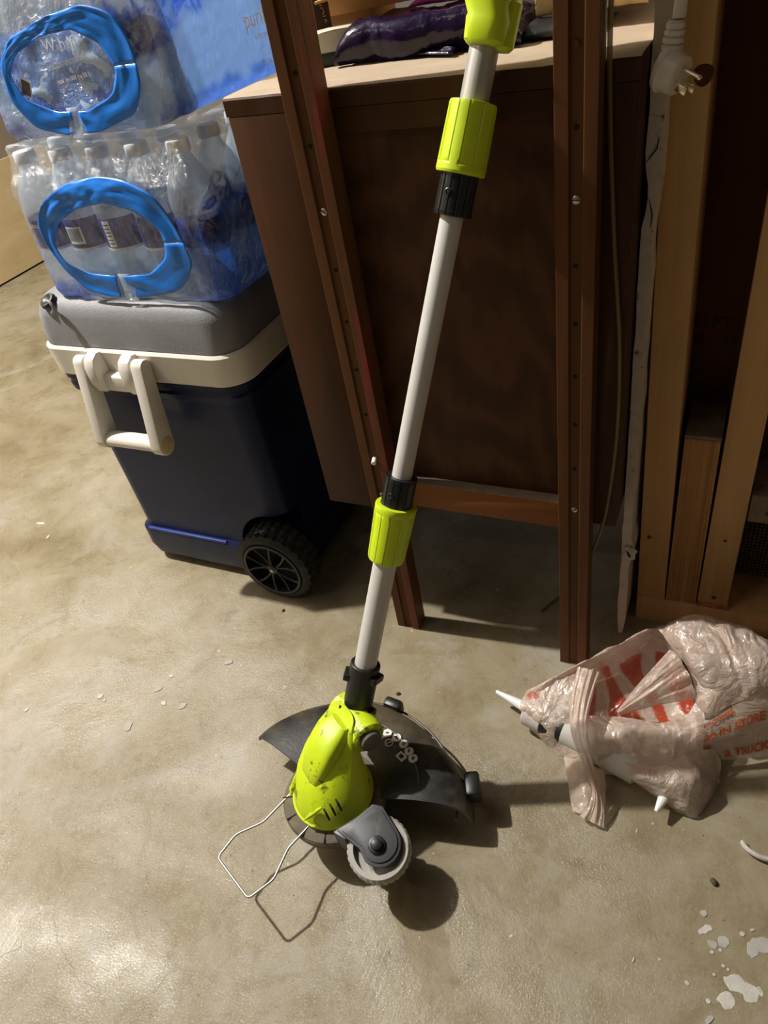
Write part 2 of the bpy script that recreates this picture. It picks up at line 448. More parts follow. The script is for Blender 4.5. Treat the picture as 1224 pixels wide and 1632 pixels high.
M['pinkfilm'] = mat_clear('frosted_pink_bag', (0.62, 0.42, 0.38), 0.8, 0.25, 1.45, 0.5, 30)
M['cream'] = plain('cream_sack', hexc('cdb583'), 0.45, var=0.08, bump=0.4, bscale=18)
M['cardboard'] = plain('cardboard', hexc('b88a54'), 0.8, scale=10, var=0.06)
M['card_print'] = plain('brown_carton_print', hexc('3e2a14'), 0.8)
M['book'] = plain('book_white', hexc('cfc8b4'), 0.6)
M['book_green'] = plain('book_dark_green', (0.02, 0.035, 0.02), 0.5)
M['plug'] = plain('white_plug_plastic', hexc('d3c8ba'), 0.4, var=0.03)
M['prong'] = plain('nickel_prong', (0.8, 0.74, 0.6), 0.22, 1.0)
M['vinyl'] = mat_clear('yellowed_vinyl_tube', hexc('94804a'), 0.75, 0.15)
M['bag'] = mat_bag()
M['orange_ink'] = plain('orange_bag_print', hexc('d2602c'), 0.5)
M['caulk'] = plain('white_caulk_tube', hexc('d8d4cb'), 0.45)
M['caulk_black'] = plain('black_caulk_label', (0.01, 0.01, 0.01), 0.5)
M['nozzle'] = plain('white_nozzle', hexc('ececea'), 0.35)
M['paint'] = plain('dried_white_paint', hexc('bfbab1'), 0.7, scale=80, var=0.12, bump=0.4, dirt=hexc('9a9690'), dscale=60)
M['paint_thin'] = plain('thin_grey_paint', hexc('a7a39b'), 0.7, scale=80, var=0.12)
M['pebble'] = plain('dark_pebble', hexc('4a4238'), 0.8)
M['lampmetal'] = plain('white_enamel', (0.7, 0.7, 0.68), 0.4)

# ------------------------------------------------------------------ room shell
X0, X1, Y0, Y1, ZC = -2.77, 1.5, -3.0, 2.6, 2.45
floor = struct(build(MB().box(X0 - .1, X1 + .1, Y0 - .1, Y1 + .1, -0.08, 0.0), 'floor', M['concrete'], smooth=0), 'worn tan concrete garage floor with cracks and paint drips')
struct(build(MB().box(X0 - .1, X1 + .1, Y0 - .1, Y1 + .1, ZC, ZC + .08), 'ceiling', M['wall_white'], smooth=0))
wl = struct(build(MB().box(X0 - .1, X0, Y0, Y1, 0, ZC), 'wall_left', M['wall_taupe'], smooth=0))
o = build(MB().box(X0, X0 + .012, 0.9, 2.5, 0.008, 0.411), 'plywood_panel', M['ply'], wl, smooth=0)
build(MB().box(X0, X0 + .006, 0.9, 2.5, 0.0, 0.009), 'gap_shadow_strip', M['black_paper_gap_shade'], wl, smooth=0)  # black strip painted in as the shadow line below the plywood panel
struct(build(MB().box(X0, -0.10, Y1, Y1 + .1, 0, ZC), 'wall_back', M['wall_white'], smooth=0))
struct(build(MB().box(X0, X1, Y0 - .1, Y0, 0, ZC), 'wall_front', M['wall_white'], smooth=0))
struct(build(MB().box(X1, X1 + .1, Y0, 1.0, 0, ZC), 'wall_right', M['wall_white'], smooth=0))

# open stud wall on the right with the drywall return beside it
YS = 0.835
wr = struct(build(MB().box(-0.082, X1, YS + .089, YS + .105, 0, ZC), 'wall_studs', M['sheath'], smooth=0), 'open stud wall with dark sheathing behind')
build(MB().box(-0.083, X1, YS, YS + .089, 0.0, 0.052), 'bottom_plate', M['stud'], wr, bevel=.001)
build(MB().box(-0.083, -0.043, YS, YS + .089, 0.0525, ZC, shx=-0.045), 'stud', M['stud'], wr, bevel=.001)
build(MB().box(0.003, 0.044, YS, YS + .089, 0.0525, ZC, shx=0.02), 'stud', M['stud'], wr, bevel=.001)
for xs in (0.42, 0.83, 1.24):
    build(MB().box(xs, xs + .04, YS, YS + .089, 0.0525, ZC), 'stud', M['stud'], wr, bevel=.001)
o = build(MB().box(-0.0415, 0.0015, YS + .002, YS + .088, 0.0525, 0.351), 'short_stud', M['stud_new'], wr, bevel=.001)
build(MB().box(-0.0420, 0.0020, YS + .003, YS + .088, 0.3515, 0.356), 'dust_cap', M['stud_dusty'], wr)
# grooves on the short stud face
for i in range(11):
    x = -0.0395 + i * 0.0039
    build(MB().box(x, x + .0011, YS + .0008, YS + .0021, 0.054, 0.350), 'grain_ridge', M['stud_new'], wr, smooth=0)
build(MB().box(0.0475, 0.42, YS + .004, YS + .089, 0.226, 0.272), 'blocking', M['stud_dusty'], wr, bevel=.002)
build(MB().box(0.0475, 0.42, YS + .086, YS + .0885, 0.053, 0.226), 'felt_strip', M['black_paper_gap_shade'], wr)
mesh_ = MB()
for i in range(30):
    x = 0.05 + i * 0.0055
    mesh_.box(x, x + .0009, YS + .084, YS + .0855, 0.055, 0.224)
for i in range(28):
    z = 0.058 + i * 0.006
    mesh_.box(0.0475, 0.215, YS + .083, YS + .0845, z, z + .0009)
o = build(mesh_, 'vent_mesh', M['stud_dusty'], wr, smooth=0); o['kind'] = 'stuff'
for (x, z, r) in ((-0.073, 0.176, .0028), (0.0245, 0.076, .0034), (0.026, 0.19, .0022), (0.07, 0.244, .0035)):
    mb = MB().lathe((x, YS - .0003 if x < .05 else YS + .0035, z), (0, -1, 0), [(0, r), (.0008, r), (.0012, r * .6)], 12)
    build(mb, 'nail_head', M['pebble'], wr)
# red chalk mark
build(MB().box(0.003, 0.0445, YS - .0004, YS + .001, 0.0526, 0.064), 'red_mark', plain('red_chalk', hexc('a2492f'), 0.8, dirt=hexc('b98047'), dscale=60, dpos=(.4, .6)), wr, smooth=0)
# knot in the upper stud
mb = MB().lathe((-0.0635, YS + .0005, 0.764), (0, -1, 0), [(0, .0088), (.0007, .0085), (.0009, .006), (.0006, .0055), (.0009, .003)], 22, rf=lambda t, r, th: r * (1 + .06 * math.sin(3 * th) + .12 * abs(math.sin(th))))
build(mb, 'knot', M['sheath'], wr)
text('stamp', 'LLFT.', .022, M['ink'], wr, (-0.027, YS + .0885, 0.470), (1, 0, -.06), (0.05, 0, 1))
text('stamp', '50    ST', .018, M['ink'], wr, (-0.026, YS + .0885, 0.446), (1, 0, -.06), (0.05, 0, 1))

# ragged drywall end strip
def strip():
    n = 90; z0, z1 = 0.0, 1.3; L = []; Rr = []
    for i in range(n + 1):
        z = z0 + (z1 - z0) * i / n
        l = -0.1055 + .0016 * noise.noise(V(z * 22, 0, 0)) + .001 * noise.noise(V(z * 90, 5, 0))
        r = -0.0905 + .0012 * noise.noise(V(z * 25, 9, 0)) + .0008 * noise.noise(V(z * 80, 3, 0))
        if .64 < z < .70: l += .004 * math.sin((z - .64) / .06 * PI)
        if .60 < z < .70: r += -.004 * sstep(.69, .62, z)
        elif z <= .60: r += -.003
        if .155 < z < .20: r += .005 * math.sin((z - .155) / .045 * PI)
        if z < .03: l += .004 * (1 - z / .03) * .6; r -= .003 * (1 - z / .03)
        L.append((l, z)); Rr.append((r, z))
    mb = MB()
    for i in range(n):
        (l0, za), (l1, zb) = L[i], L[i + 1]; r0, r1 = Rr[i][0], Rr[i + 1][0]
        ya = 0.797 + .0008 * noise.noise(V(za * 60, 2, 2)); yb = 0.797 + .0008 * noise.noise(V(zb * 60, 2, 2))
        mb.add([(l0, ya, za), (r0, ya, za), (r1, yb, zb), (l1, yb, zb), (l0, 1.3, za), (r0, 1.3, za), (r1, 1.3, zb), (l1, 1.3, zb)],
               [(0, 1, 2, 3), (1, 5, 6, 2), (4, 0, 3, 7)])
    return mb
wd = struct(build(strip(), 'wall_return', M['drywall_edge']), 'chipped white drywall edge standing between cabinet and studs')
for pts in ([(-.1045, .700), (-.1, .706), (-.0955, .712), (-.094, .722)], [(-.100, .665), (-.097, .655), (-.0955, .648), (-.0965, .636)]):
    build(MB().tube([(x, .7962, z) for x, z in pts], [.0003, .0006, .0007, .0004], 5), 'crack', M['hole'], wd)
# torn paper blister low on the strip
mb = MB().lathe((-.0935, .7958, .176), (0, -1, 0), [(0, .010), (.002, .009), (.004, .005), (.0025, .002)], 14, rf=lambda t, r, th: r * (.8 + .55 * abs(math.cos(th)) * 0 + .5 * abs(math.sin(th))) * (1 + .2 * math.sin(4 * th)))
build(mb, 'torn_paper', M['drywall_edge'], wd)
build(MB().obox((-.0955, .7925, .176), (1, 0, .4), (0, 1, 0), (-.4, 0, 1), .003, .001, .013), 'tear', M['hole'], wd)

# ceiling bulb, plus an unseen fill light added for brightness
lamp = thing('ceiling_lamp', 'bare bulb holder on the ceiling at the left', 'lamp', (LAMP[0], LAMP[1], ZC))
build(MB().lathe((LAMP[0], LAMP[1], ZC - .002), (0, 0, -1), [(0, .06), (.012, .058), (.03, .03), (.085, .024), (.092, .02)], 28), 'holder', M['lampmetal'], lamp)
lamp_light.location = LAMP; COL.objects.link(lamp_light)
lamp_light.parent = lamp; lamp_light.location = V(LAMP) - BASE[lamp.name]
lamp2 = thing('added_fill_lamp', 'added fill light with invented white casing on the ceiling behind the camera', 'lamp', (-1.7, -1.2, ZC))
build(MB().box(-2.35, -1.05, -1.28, -1.12, ZC - .05, ZC - .001), 'housing', M['lampmetal'], lamp2, bevel=.004)  # invented casing around the added fill light
COL.objects.link(fill_light); fill_light.parent = lamp2; fill_light.location = (0, 0, -.06)

# ------------------------------------------------------------------ cabinet
cab = thing('wooden_cabinet', 'dark brown wooden cabinet with drilled posts and a dusty top board', 'cabinet', (-0.325, 0.98, 0))
CY = 0.743
def topboard():
    # slightly frayed front lip
    n = 60; mb = MB(); x0, x1 = -.543, -.107
    P = []
    for j, (dy, dz) in enumerate(((0.5, 0), (.006, 0), (.0015, -.001), (0, -.003), (0, -.019), (0.5, -.019))):
        row = []
        for i in range(n + 1):
            x = x0 + (x1 - x0) * i / n
            f = .0018 * max(0, noise.noise(V(x * 60, 1.3, 0))) if j in (2, 3) else 0
            row.append((x, CY + dy + f, .8015 + dz - f * .6))
        P.append(row)
    mb.grid(P)
    e0 = [r[0] for r in P]; e1 = [r[-1] for r in P]
    mb.add(e0, [tuple(range(len(e0)))]); mb.add(e1, [tuple(reversed(range(len(e1))))])
    mb.add([P[0][0], P[0][-1], P[-1][-1], P[-1][0]], [(0, 1, 2, 3)])
    return mb
tb = build(topboard(), 'top_board', M['cab_top'], cab, smooth=20)
tb.data.materials.append(M['cab'])
for p in tb.data.polygons:
    if p.index >= 120: p.material_index = 1
build(MB().box(-.541, -.452, CY, CY + .016, .236, .782), 'front_panel', M['cab'], cab, bevel=.0008)
build(MB().box(-.141, -.108, CY, CY + .016, .268, .782), 'front_panel', M['cab'], cab, bevel=.0008)
build(MB().box(-.452, -.141, CY + .012, CY + .02, .262, .782), 'recessed_panel', M['cab_panel'], cab, smooth=0)
build(MB().box(-.411, -.175, CY, CY + .012, .758, .782), 'top_rail', M['cab'], cab, bevel=.0008)
build(MB().box(-.411, -.1755, CY - .006, CY + .0118, .257, .299), 'bottom_rail', M['cab_rail'], cab, bevel=.001)
build(MB().box(-.411, -.1755, CY - .0055, CY + .0115, .2992, .3), 'rail_dust', M['dustfloor'], cab, smooth=0)
build(MB().box(-.541, -.525, CY + .016, 1.24, .236, .782), 'side_panel', M['cab'], cab)
build(MB().box(-.124, -.108, CY + .016, 1.24, .268, .782), 'side_panel', M['cab'], cab)
build(MB().box(-.525, -.124, 1.225, 1.24, .25, .782), 'back_panel', M['cab'], cab)
build(MB().box(-.525, -.124, CY + .02, 1.225, .262, .275), 'bottom_board', M['cab'], cab)
def post(xa, mat, zt=1.3):
    w_ = .0392; s1 = .0132; d = .0035
    prof = [(xa, .715), (xa + s1, .715), (xa + s1 + .0006, .715 + d), (xa + 2 * s1 - .0006, .715 + d), (xa + 2 * s1, .715), (xa + w_, .715), (xa + w_, CY - .0004), (xa, CY - .0004)]
    return build(MB().prism(prof, 0.0, zt), 'post', mat, cab, smooth=0, bevel=.0007)
def screwhead(parent, x, z, ang, y=.7185):
    s_ = build(MB().lathe((x, y, z), (0, -1, 0), [(0, .0042), (.0008, .0042), (.0016, .003), (.0018, .001)], 18), 'screw', M['screw'], parent)
    build(MB().obox((x, y - .0017, z), (math.cos(ang), 0, math.sin(ang)), (0, 1, 0), (-math.sin(ang), 0, math.cos(ang)), .0074, .0008, .001), 'slot', M['hole'], s_, smooth=0)
p1 = post(-.4500, M['post_pink']); p2 = post(-.1752, M['post'])
for px, xs, zs in ((p1, -.4303, (.884, .821, .754, .621, .556, .490, .423)), (p2, -.1556, (.885, .755, .628, .565, .502, .438, .374))):
    for z in zs:
        build(MB().lathe((xs, .7187, z), (0, -1, 0), [(0, .0026), (.0004, .0026), (.0004, .0002)], 14), 'peg_hole', M['hole'], px)
screwhead(p1, -.4303, .687, -.6); screwhead(p1, -.4303, .287, .9); screwhead(p2, -.1556, .692, -.05); screwhead(p2, -.1556, .309, .7)
build(MB().lathe((-.1556, .7187, .819), (0, -1, 0), [(0, .0032), (.001, .0032), (.002, .002)], 14), 'peg', M['post'], p2)
build(MB().lathe((-.4303, .7187, .352), (.25, -1, -.1), [(0, .0034), (.012, .0034), (.0125, .0028)], 16), 'shelf_peg', M['peg'], p1)

# ------------------------------------------------------------------ cooler
cool = thing('rolling_cooler', 'navy rolling cooler with grey lid and white rim under the water packs', 'cooler', (-0.83, 1.0, 0))
CX0, CX1, CF, CB = -1.012, -.650, .750, 1.26
def loft_rr(levels, n=7):
    return MB().loft([rrect(CX0 - e, CX1 + e, CF - e, CB + e, r, z, n) for z, e, r in levels])
body = build(loft_rr([(.012, -.012, .03), (.016, -.004, .03), (.04, .001, .03), (.078, .001, .03), (.086, -.006, .032), (.20, -.004, .034), (.392, .0, .036), (.397, .006, .038), (.407, .007, .038), (.411, .004, .038), (.416, .004, .038), (.420, .009, .04), (.432, .009, .04)]), 'body', M['navy'], cool, smooth=30)
# wheel arch cut
cut = MB().cyl((-.676, .70, .078), (-.676, .806, .078), .088, n=40)
cut.box(-.764, -.55, .70, .806, -.05, .078); cut2 = MB().cyl((-.676, 1.21, .078), (-.676, 1.33, .078), .088, n=40)
for cm in (MB().prism([(-.676 + .088 * math.cos(t), .078 + .088 * math.sin(t)) for t in [PI * i / 24 for i in range(25)]] + [(-.764, -.05), (-.588, -.05)], .70, .806),
           MB().prism([(-.676 + .088 * math.cos(t), .078 + .088 * math.sin(t)) for t in [PI * i / 24 for i in range(25)]] + [(-.764, -.05), (-.588, -.05)], 1.205, 1.33)):
    cm.v = [(x, z, y) for x, y, z in cm.v]
    co = build(cm, 'cutter', M['navy'], smooth=0)
    bmod = body.modifiers.new('b', 'BOOLEAN'); bmod.operation = 'DIFFERENCE'; bmod.object = co; bmod.solver = 'EXACT'
    # cutter in the frame of the body
    bpy.context.view_layer.update()
    me = bpy.data.meshes.new_from_object(body.evaluated_get(bpy.context.evaluated_depsgraph_get()))
    body.modifiers.clear(); old = body.data; body.data = me; bpy.data.meshes.remove(old)
    bpy.data.objects.remove(co)
body.data.polygons.foreach_set('use_smooth', [True] * len(body.data.polygons)); body.data.set_sharp_from_angle(angle=math.radians(30))
build(MB().box(-.985, -.80, CF - .0012, CF + .004, .0795, .0855), 'scuffed_ridge', M['navy_scuff'], body, bevel=.001)
build(MB().box(-.99, -.79, CF + .02, CB - .02, 0.0, .014), 'base_foot', M['black'], cool, bevel=.003)
build(loft_rr([(.430, .011, .045), (.434, .014, .045), (.478, .016, .046), (.482, .013, .046)]), 'rim', M['rim'], cool, smooth=30)
build(loft_rr([(.480, .008, .042), (.484, .011, .042), (.528, .008, .044), (.541, .004, .046), (.550, -.003, .048), (.5545, -.013, .05), (.556, -.03, .05)], 9), 'lid', M['lid'], cool, smooth=40)
# latch notch on the lid edge
ln = build(MB().lathe((-.968, .752, .551), (-.15, -.55, 1), [(0, .014), (.005, .0125), (.0055, .009), (.002, .003)], 20), 'latch_notch', M['black'], cool)
build(MB().tube(smoothpath([(-.960, .741, .556), (-.948, .737, .558), (-.943, .735, .548), (-.950, .734, .540)]), .0026, 8), 'latch_lip', M['lid'], ln)
# carry handle: bracket on the rim and swing bail
hb = build(MB().box(-.915, -.812, .719, .737, .418, .446), 'handle_bracket', M['rim'], cool, bevel=.004, segs=3)
for x0_, x1_ in ((-.905, -.885), (-.836, -.814)):
    mb = MB(); prof = [(.738, .418), (.716, .418), (.708, .436), (.708, .462), (.714, .476), (.726, .482), (.738, .480)]
    mb.loft([[(x, y, z) for y, z in prof] for x in (x0_, x1_)])
    build(mb, 'lug', M['rim'], hb, bevel=.003)
arms_ = []
for xa, xb in ((-.928, -.908), (-.811, -.790)):
    c0 = V(0, .722, .466); c1 = V(0, .702, .338)
    prof = []
    d = (c1 - c0).normalized(); nrm = V(0, d.z, -d.y)
    r0, r1 = .0115, .017
    for i in range(11):
        t = PI * i / 10; prof.append(c0 - d * r0 * math.sin(t) + nrm * r0 * math.cos(t))
    for i in range(11):
        t = PI * i / 10; prof.append(c1 + d * r1 * math.sin(t) - nrm * r1 * math.cos(t))
    arms_.append(MB().loft([[(x, p.y, p.z) for p in prof] for x in (xa, xb)]))
bail_o = build(MB().lathe((-.909, .702, .338), (1, 0, 0), [(0, .0135), (.099, .0135)], 24, rf=lambda t, r, th: r * (1 + .1 * math.cos(2 * th))), 'swing_handle', M['rim'], cool)
for a__ in arms_: build(a__, 'handle_arm', M['rim'], bail_o, smooth=40, bevel=.002)
build(MB().lathe((-.791, .702, .338), (1, 0, 0), [(0, .0135), (.0016, .0135), (.0024, .011)], 24), 'end_cap', M['cap_yellow'], bail_o)
# wheels
def cooler_wheel(yf):
    c = V(-.682, yf, .0735)
    def tread(t, r, th):
        if r < .0725: return r
        k = math.sin(th * 26 + (2.2 if (t > .027) else 0))
        return r if k > -.2 else r - .004
    tire = build(MB().lathe(c, (0, 1, 0), [(.004, .056), (.0, .060), (.001, .067), (.006, .0715), (.0065, .0735), (.018, .0735), (.0185, .070), (.0225, .070), (.023, .0735), (.031, .0735), (.0315, .070), (.0355, .070), (.036, .0735), (.048, .0735), (.049, .068), (.05, .056)], 156, rf=tread, closed=True), 'wheel_tire', M['rubber'], cool, smooth=50)
    rim_ = build(MB().lathe(c, (0, 1, 0), [(.003, .0575), (-.0015, .0572), (-.002, .0525), (.004, .0515), (.02, .051), (.02, .0575)], 64, closed=True), 'wheel_rim', M['black'], tire)
    build(MB().lathe(c + V(0, .022, 0), (0, 1, 0), [(0, .052), (.004, .052)], 48), 'wheel_back', M['hole'], tire)
    for i in range(5):
        a = 2 * PI * i / 5 + .5
        for sg in (-1, 1):
            mb = MB(); pts = []
            for j in range(6):
                t = j / 5; r = .010 + .043 * t; aa = a + sg * (.12 + .23 * t)
                pts.append(c + V(r * math.cos(aa), .001 + .003 * (1 - t), r * math.sin(aa)))
            mb.tube(pts, [.0026, .0022, .0020, .0019, .0021, .0028], 8)
            build(mb, 'spoke', M['black'], tire)
    hub = build(MB().lathe(c + V(0, -.001, 0), (0, 1, 0), [(0, .008), (.002, .0105), (.02, .0115)], 24), 'hub', M['black'], tire)
    build(MB().lathe(c + V(0, -.0035, 0), (0, 1, 0), [(0, .0022), (.001, .0036), (.0035, .0036)], 16), 'axle_nut', M['screw'], hub)
cooler_wheel(.716); cooler_wheel(1.245)

# ------------------------------------------------------------------ water packs
def bottle_parts():
    B = MB().lathe((0, 0, 0), (0, 0, 1), [(.006, .010), (.001, .02), (.0, .025), (.004, .0305), (.012, .0325), (.020, .0328), (.024, .0312), (.028, .0328), (.036, .0328), (.040, .0312), (.044, .0328), (.052, .0328), (.056, .0312), (.060, .0328), (.068, .0325), (.072, .0318), (.116, .0318), (.120, .0328), (.134, .0325), (.150, .0285), (.164, .0215), (.174, .0155), (.180, .0132), (.186, .0128)], 28)
    Cc = MB().lathe((0, 0, .184), (0, 0, 1), [(0, .0148), (.001, .0152), (.0125, .0148), (.0145, .0135), (.0148, .006)], 36, rf=lambda t, r, th: r * (1 + (.02 if t < .012 and math.sin(th * 18) > 0 else 0)))
    Lb = MB().lathe((0, 0, 0), (0, 0, 1), [(.074, .0322), (.075, .0323), (.113, .0323), (.114, .0322)], 28, cap=False)
    St = MB().lathe((0, 0, 0), (0, 0, 1), [(.0705, .0323), (.074, .0325)], 28, cap=False)
    return B, Cc, Lb, St
parts_ = bottle_parts()
proto = thing('water_bottle', 'clear water bottle', 'bottle', (0, 0, 0))
pb = [build(parts_[0], 'bottle_body', M['bottle'], proto, smooth=50), build(parts_[1], 'bottle_cap', M['cap'], proto, smooth=50), build(parts_[2], 'bottle_label', M['label'], proto)]
pb.append(build(parts_[3], 'label_stripe', M['label_white'], pb[2]))
def put_bottle(i, loc, rz, label, group):
    if i == 0:
        r = proto
    else:
        r = proto.copy(); COL.objects.link(r)
        kids = []
        for ch in pb[:3]:
            c = ch.copy(); COL.objects.link(c); c.parent = r; kids.append(c)
        c = pb[3].copy(); COL.objects.link(c); c.parent = kids[2]
    r.location = loc; r.rotation_euler = (0, 0, rz)
    BASE[r.name] = V(loc)
    return tag(r, label, 'bottle', group)
SP = .0672
LX = [-.9305 + SP * i for i in range(5)]
names5 = ['leftmost', 'second from left', 'middle', 'second from right', 'rightmost']
cnt = 0; first_row = []
for i, x in enumerate(LX):
    first_row.append(put_bottle(cnt, (x, .7915, .5565), random.uniform(0, 6), 'clear capped water bottle, %s in the front row of the lower pack' % names5[i], 'bottles in the lower water pack')); cnt += 1
for j in range(1, 6):
    for i, x in enumerate(LX):
        if i == 4 or j <= 1:
            lab = 'clear water bottle along the right side of the lower pack, behind the corner bottle' if i == 4 else 'clear water bottle in the inner rows of the lower pack'
            put_bottle(cnt, (x, .7915 + SP * j, .5565), random.uniform(0, 6), lab, 'right side bottles of the lower pack' if i == 4 else 'inner bottles of the lower pack'); cnt += 1
UX = [-.6915 - .0668 * (3 - i) for i in range(4)]
UZ = .7745
names4 = ['leftmost', 'second from left', 'second from right', 'rightmost']
for i, x in enumerate(UX):
    put_bottle(cnt, (x, .7895, UZ), random.uniform(0, 6), 'water bottle behind blue film, %s in the front row of the upper pack' % names4[i], 'bottles in the upper water pack'); cnt += 1
# barcode and brand panel on the front labels (curved to the bottle)
def label_patch(bt, ang0, ang1, z0, z1, r, mat, name, z_off=0):
    c = bt.location; n = 5
    P = [[(c.x + r * math.cos(ang0 + (ang1 - ang0) * i / n), c.y + r * math.sin(ang0 + (ang1 - ang0) * i / n), c.z + z) for i in range(n + 1)] for z in (z0, z1)]
    lb = [k for k in bt.children if k.name.startswith('bottle_label')][0]
    mb = MB().grid(P)
    me_o = build(mb, name, mat, None, smooth=0)
    # bring into the bottle frame
    inv = Matrix.Translation(c) @ Matrix.Rotation(bt.rotation_euler.z, 4, 'Z')
    me_o.data.transform(inv.inverted()); me_o.parent = lb
    return me_o
b1 = first_row[1]
label_patch(b1, -2.05, -1.15, .080, .104, .0327, M['label_white'], 'barcode_panel')
for i in range(16):
    a = -1.98 + i * .048
    label_patch(b1, a, a + (.028 if i % 3 else .016), .084, .102, .0330, M['label_black'], 'barcode_bar')
b2 = first_row[2]
label_patch(b2, -1.85, -1.45, .076, .111, .0327, M['label_white'], 'text_panel')
for i in range(6):
    label_patch(b2, -1.80, -1.5, .080 + i * .005, .0815 + i * .005, .0330, M['label_black'], 'text_line')
b0 = first_row[0]
label_patch(b0, -1.95, -.95, .1005, .1115, .0327, M['label_black'], 'brand_panel')
lb0 = [k for k in b0.children if k.name.startswith('bottle_label')][0]
tt = text('brand_text', 'KIRKLAND', .0075, M['label_white'], floor, (0, 0, 0), (1, 0, 0), (0, 0, 1))
for vtx in tt.data.vertices:
    a = -1.45 + vtx.co.x / .0331
    vtx.co = Vector((b0.location.x + .0331 * math.cos(a), b0.location.y + .0331 * math.sin(a), b0.location.z + .106 + vtx.co.z))
tt.data.transform((Matrix.Translation(b0.location) @ Matrix.Rotation(b0.rotation_euler.z, 4, 'Z')).inverted()); tt.parent = lb0

# shrink film as a closed wrap around each pack
def film(name, label, x0, x1, y0, y1, z0, z1, paint, seed, lean=0.0):
    NU, NV = 300, 84
    per = [];  # perimeter param: rounded rectangle start at front-left going right
    r = .034
    W = x1 - x0; D = y1 - y0
    segs = [('f', W - 2 * r), ('c', r * PI / 2), ('r', D - 2 * r), ('c', r * PI / 2), ('b', W - 2 * r), ('c', r * PI / 2), ('l', D - 2 * r), ('c', r * PI / 2)]
    tot = sum(s_[1] for s_ in segs)
    cen = [(x1 - r, y0 + r, -PI / 2), (x1 - r, y1 - r, 0), (x0 + r, y1 - r, PI / 2), (x0 + r, y0 + r, PI)]
    # denser at the front and right
    us = []
    for i in range(NU):
        us.append(tot * i / NU)
    P2 = []
    for u in us:
        q = u; ci = 0
        for kind, ln_ in segs:
            if q <= ln_ + 1e-9:
                if kind == 'f': P2.append((x0 + r + q, y0, 0, -1))
                elif kind == 'r': P2.append((x1, y0 + r + q, 1, 0))
                elif kind == 'b': P2.append((x1 - r - q, y1, 0, 1))
                elif kind == 'l': P2.append((x0, y1 - r - q, -1, 0))
                else:
                    cx, cy, a0 = cen[ci]; t = a0 + q / r
                    P2.append((cx + r * math.cos(t), cy + r * math.sin(t), math.cos(t), math.sin(t)))
                break
            q -= ln_
            if kind == 'c': ci += 1
    vs = []; cols = []; fs = []
    H_ = z1 - z0
    mx, my = (x0 + x1) / 2, (y0 + y1) / 2
    for j in range(NV + 1):
        v = j / NV
        if v < .06: z = z0; inset = .034 * (1 - v / .06) ** 1.0 + .004
        elif v > .90: z = z1; inset = .018 + .06 * (v - .90) / .10
        else:
            t = (v - .06) / .84; z = z0 + H_ * t
            inset = .004 * (1 - sstep(0, .06, t)) + .018 * sstep(.70, .96, t)
        for (x, y, nx, ny) in P2:
            n1 = noise.noise(V(x * 16, y * 16, z * 10 + seed)); n2 = noise.noise(V(x * 45 + z * 30, y * 45, z * 38 + seed + 3)); n3 = noise.noise(V(x * 110, y * 110, z * 60 + seed))
            amp = .6 + .7 * sstep(.6, .95, (z - z0) / H_) + .5 * sstep(.15, .0, (z - z0) / H_)
            d = -inset + amp * (.0030 * n1 + .0034 * abs(n2) + .0010 * n3)
            if ny < -.5: d += lean * (z - z0)
            zz = z + (.002 * n2 + .002 * n1 if .05 < v else 0) + (.0 if v < .9 else .003 * n1)
            if v >= .90:
                k = (v - .90) / .10
                zz += -.006 * k
            zz = max(zz, z0)
            vs.append((x + nx * d, y + ny * d, zz))
            cols.append(paint(x, y, z, nx, ny, v))
    n = NU
    for j in range(NV):
        for i in range(n):
            k = (i + 1) % n
            fs.append((j * n + i, j * n + k, (j + 1) * n + k, (j + 1) * n + i))
    mb = MB().add(vs, fs)
    wrap = thing(name, label, 'water pack', (mx, my, z0))
    o = build(mb, 'shrink_film', M['film'], wrap, smooth=60)
    ca = o.data.color_attributes.new('print', 'FLOAT_COLOR', 'POINT')
    flat = []
    for c in cols: flat += c
    ca.data.foreach_set('color', flat)
    return wrap

DB, MBL, LB, CLR = (.006, .028, .30), (.014, .14, .78), (.13, .38, .92), (.88, .93, .97)
def lerp(a, b, t): return tuple(a[i] + (b[i] - a[i]) * t for i in range(len(a)))
def splash(x, y, z, c0, halfw, s=0.0):
    w1 = noise.noise(V((x + y) * 14, s, z * 9)) * .018 + noise.noise(V((x + y) * 34, s + 2, z * 30)) * .008
    d = abs(z - c0 - w1)
    q = V((x + y) * 26, (x - y) * 5, z * 34) + V(noise.noise(V(x * 20, y * 20, z * 20)), 0, noise.noise(V(x * 20 + 5, y * 20, z * 20))) * 1.6
    n_ = noise.noise(q + V(s, 0, 0)); n2 = noise.noise(q * 2.1 + V(0, s, 3))
    line = max(sstep(.16, .04, abs(n_)), .8 * sstep(.12, .03, abs(n2)))
    return sstep(halfw, halfw * .6, d) * (.45 + .55 * line) * (1 if n_ > -.25 else .35)
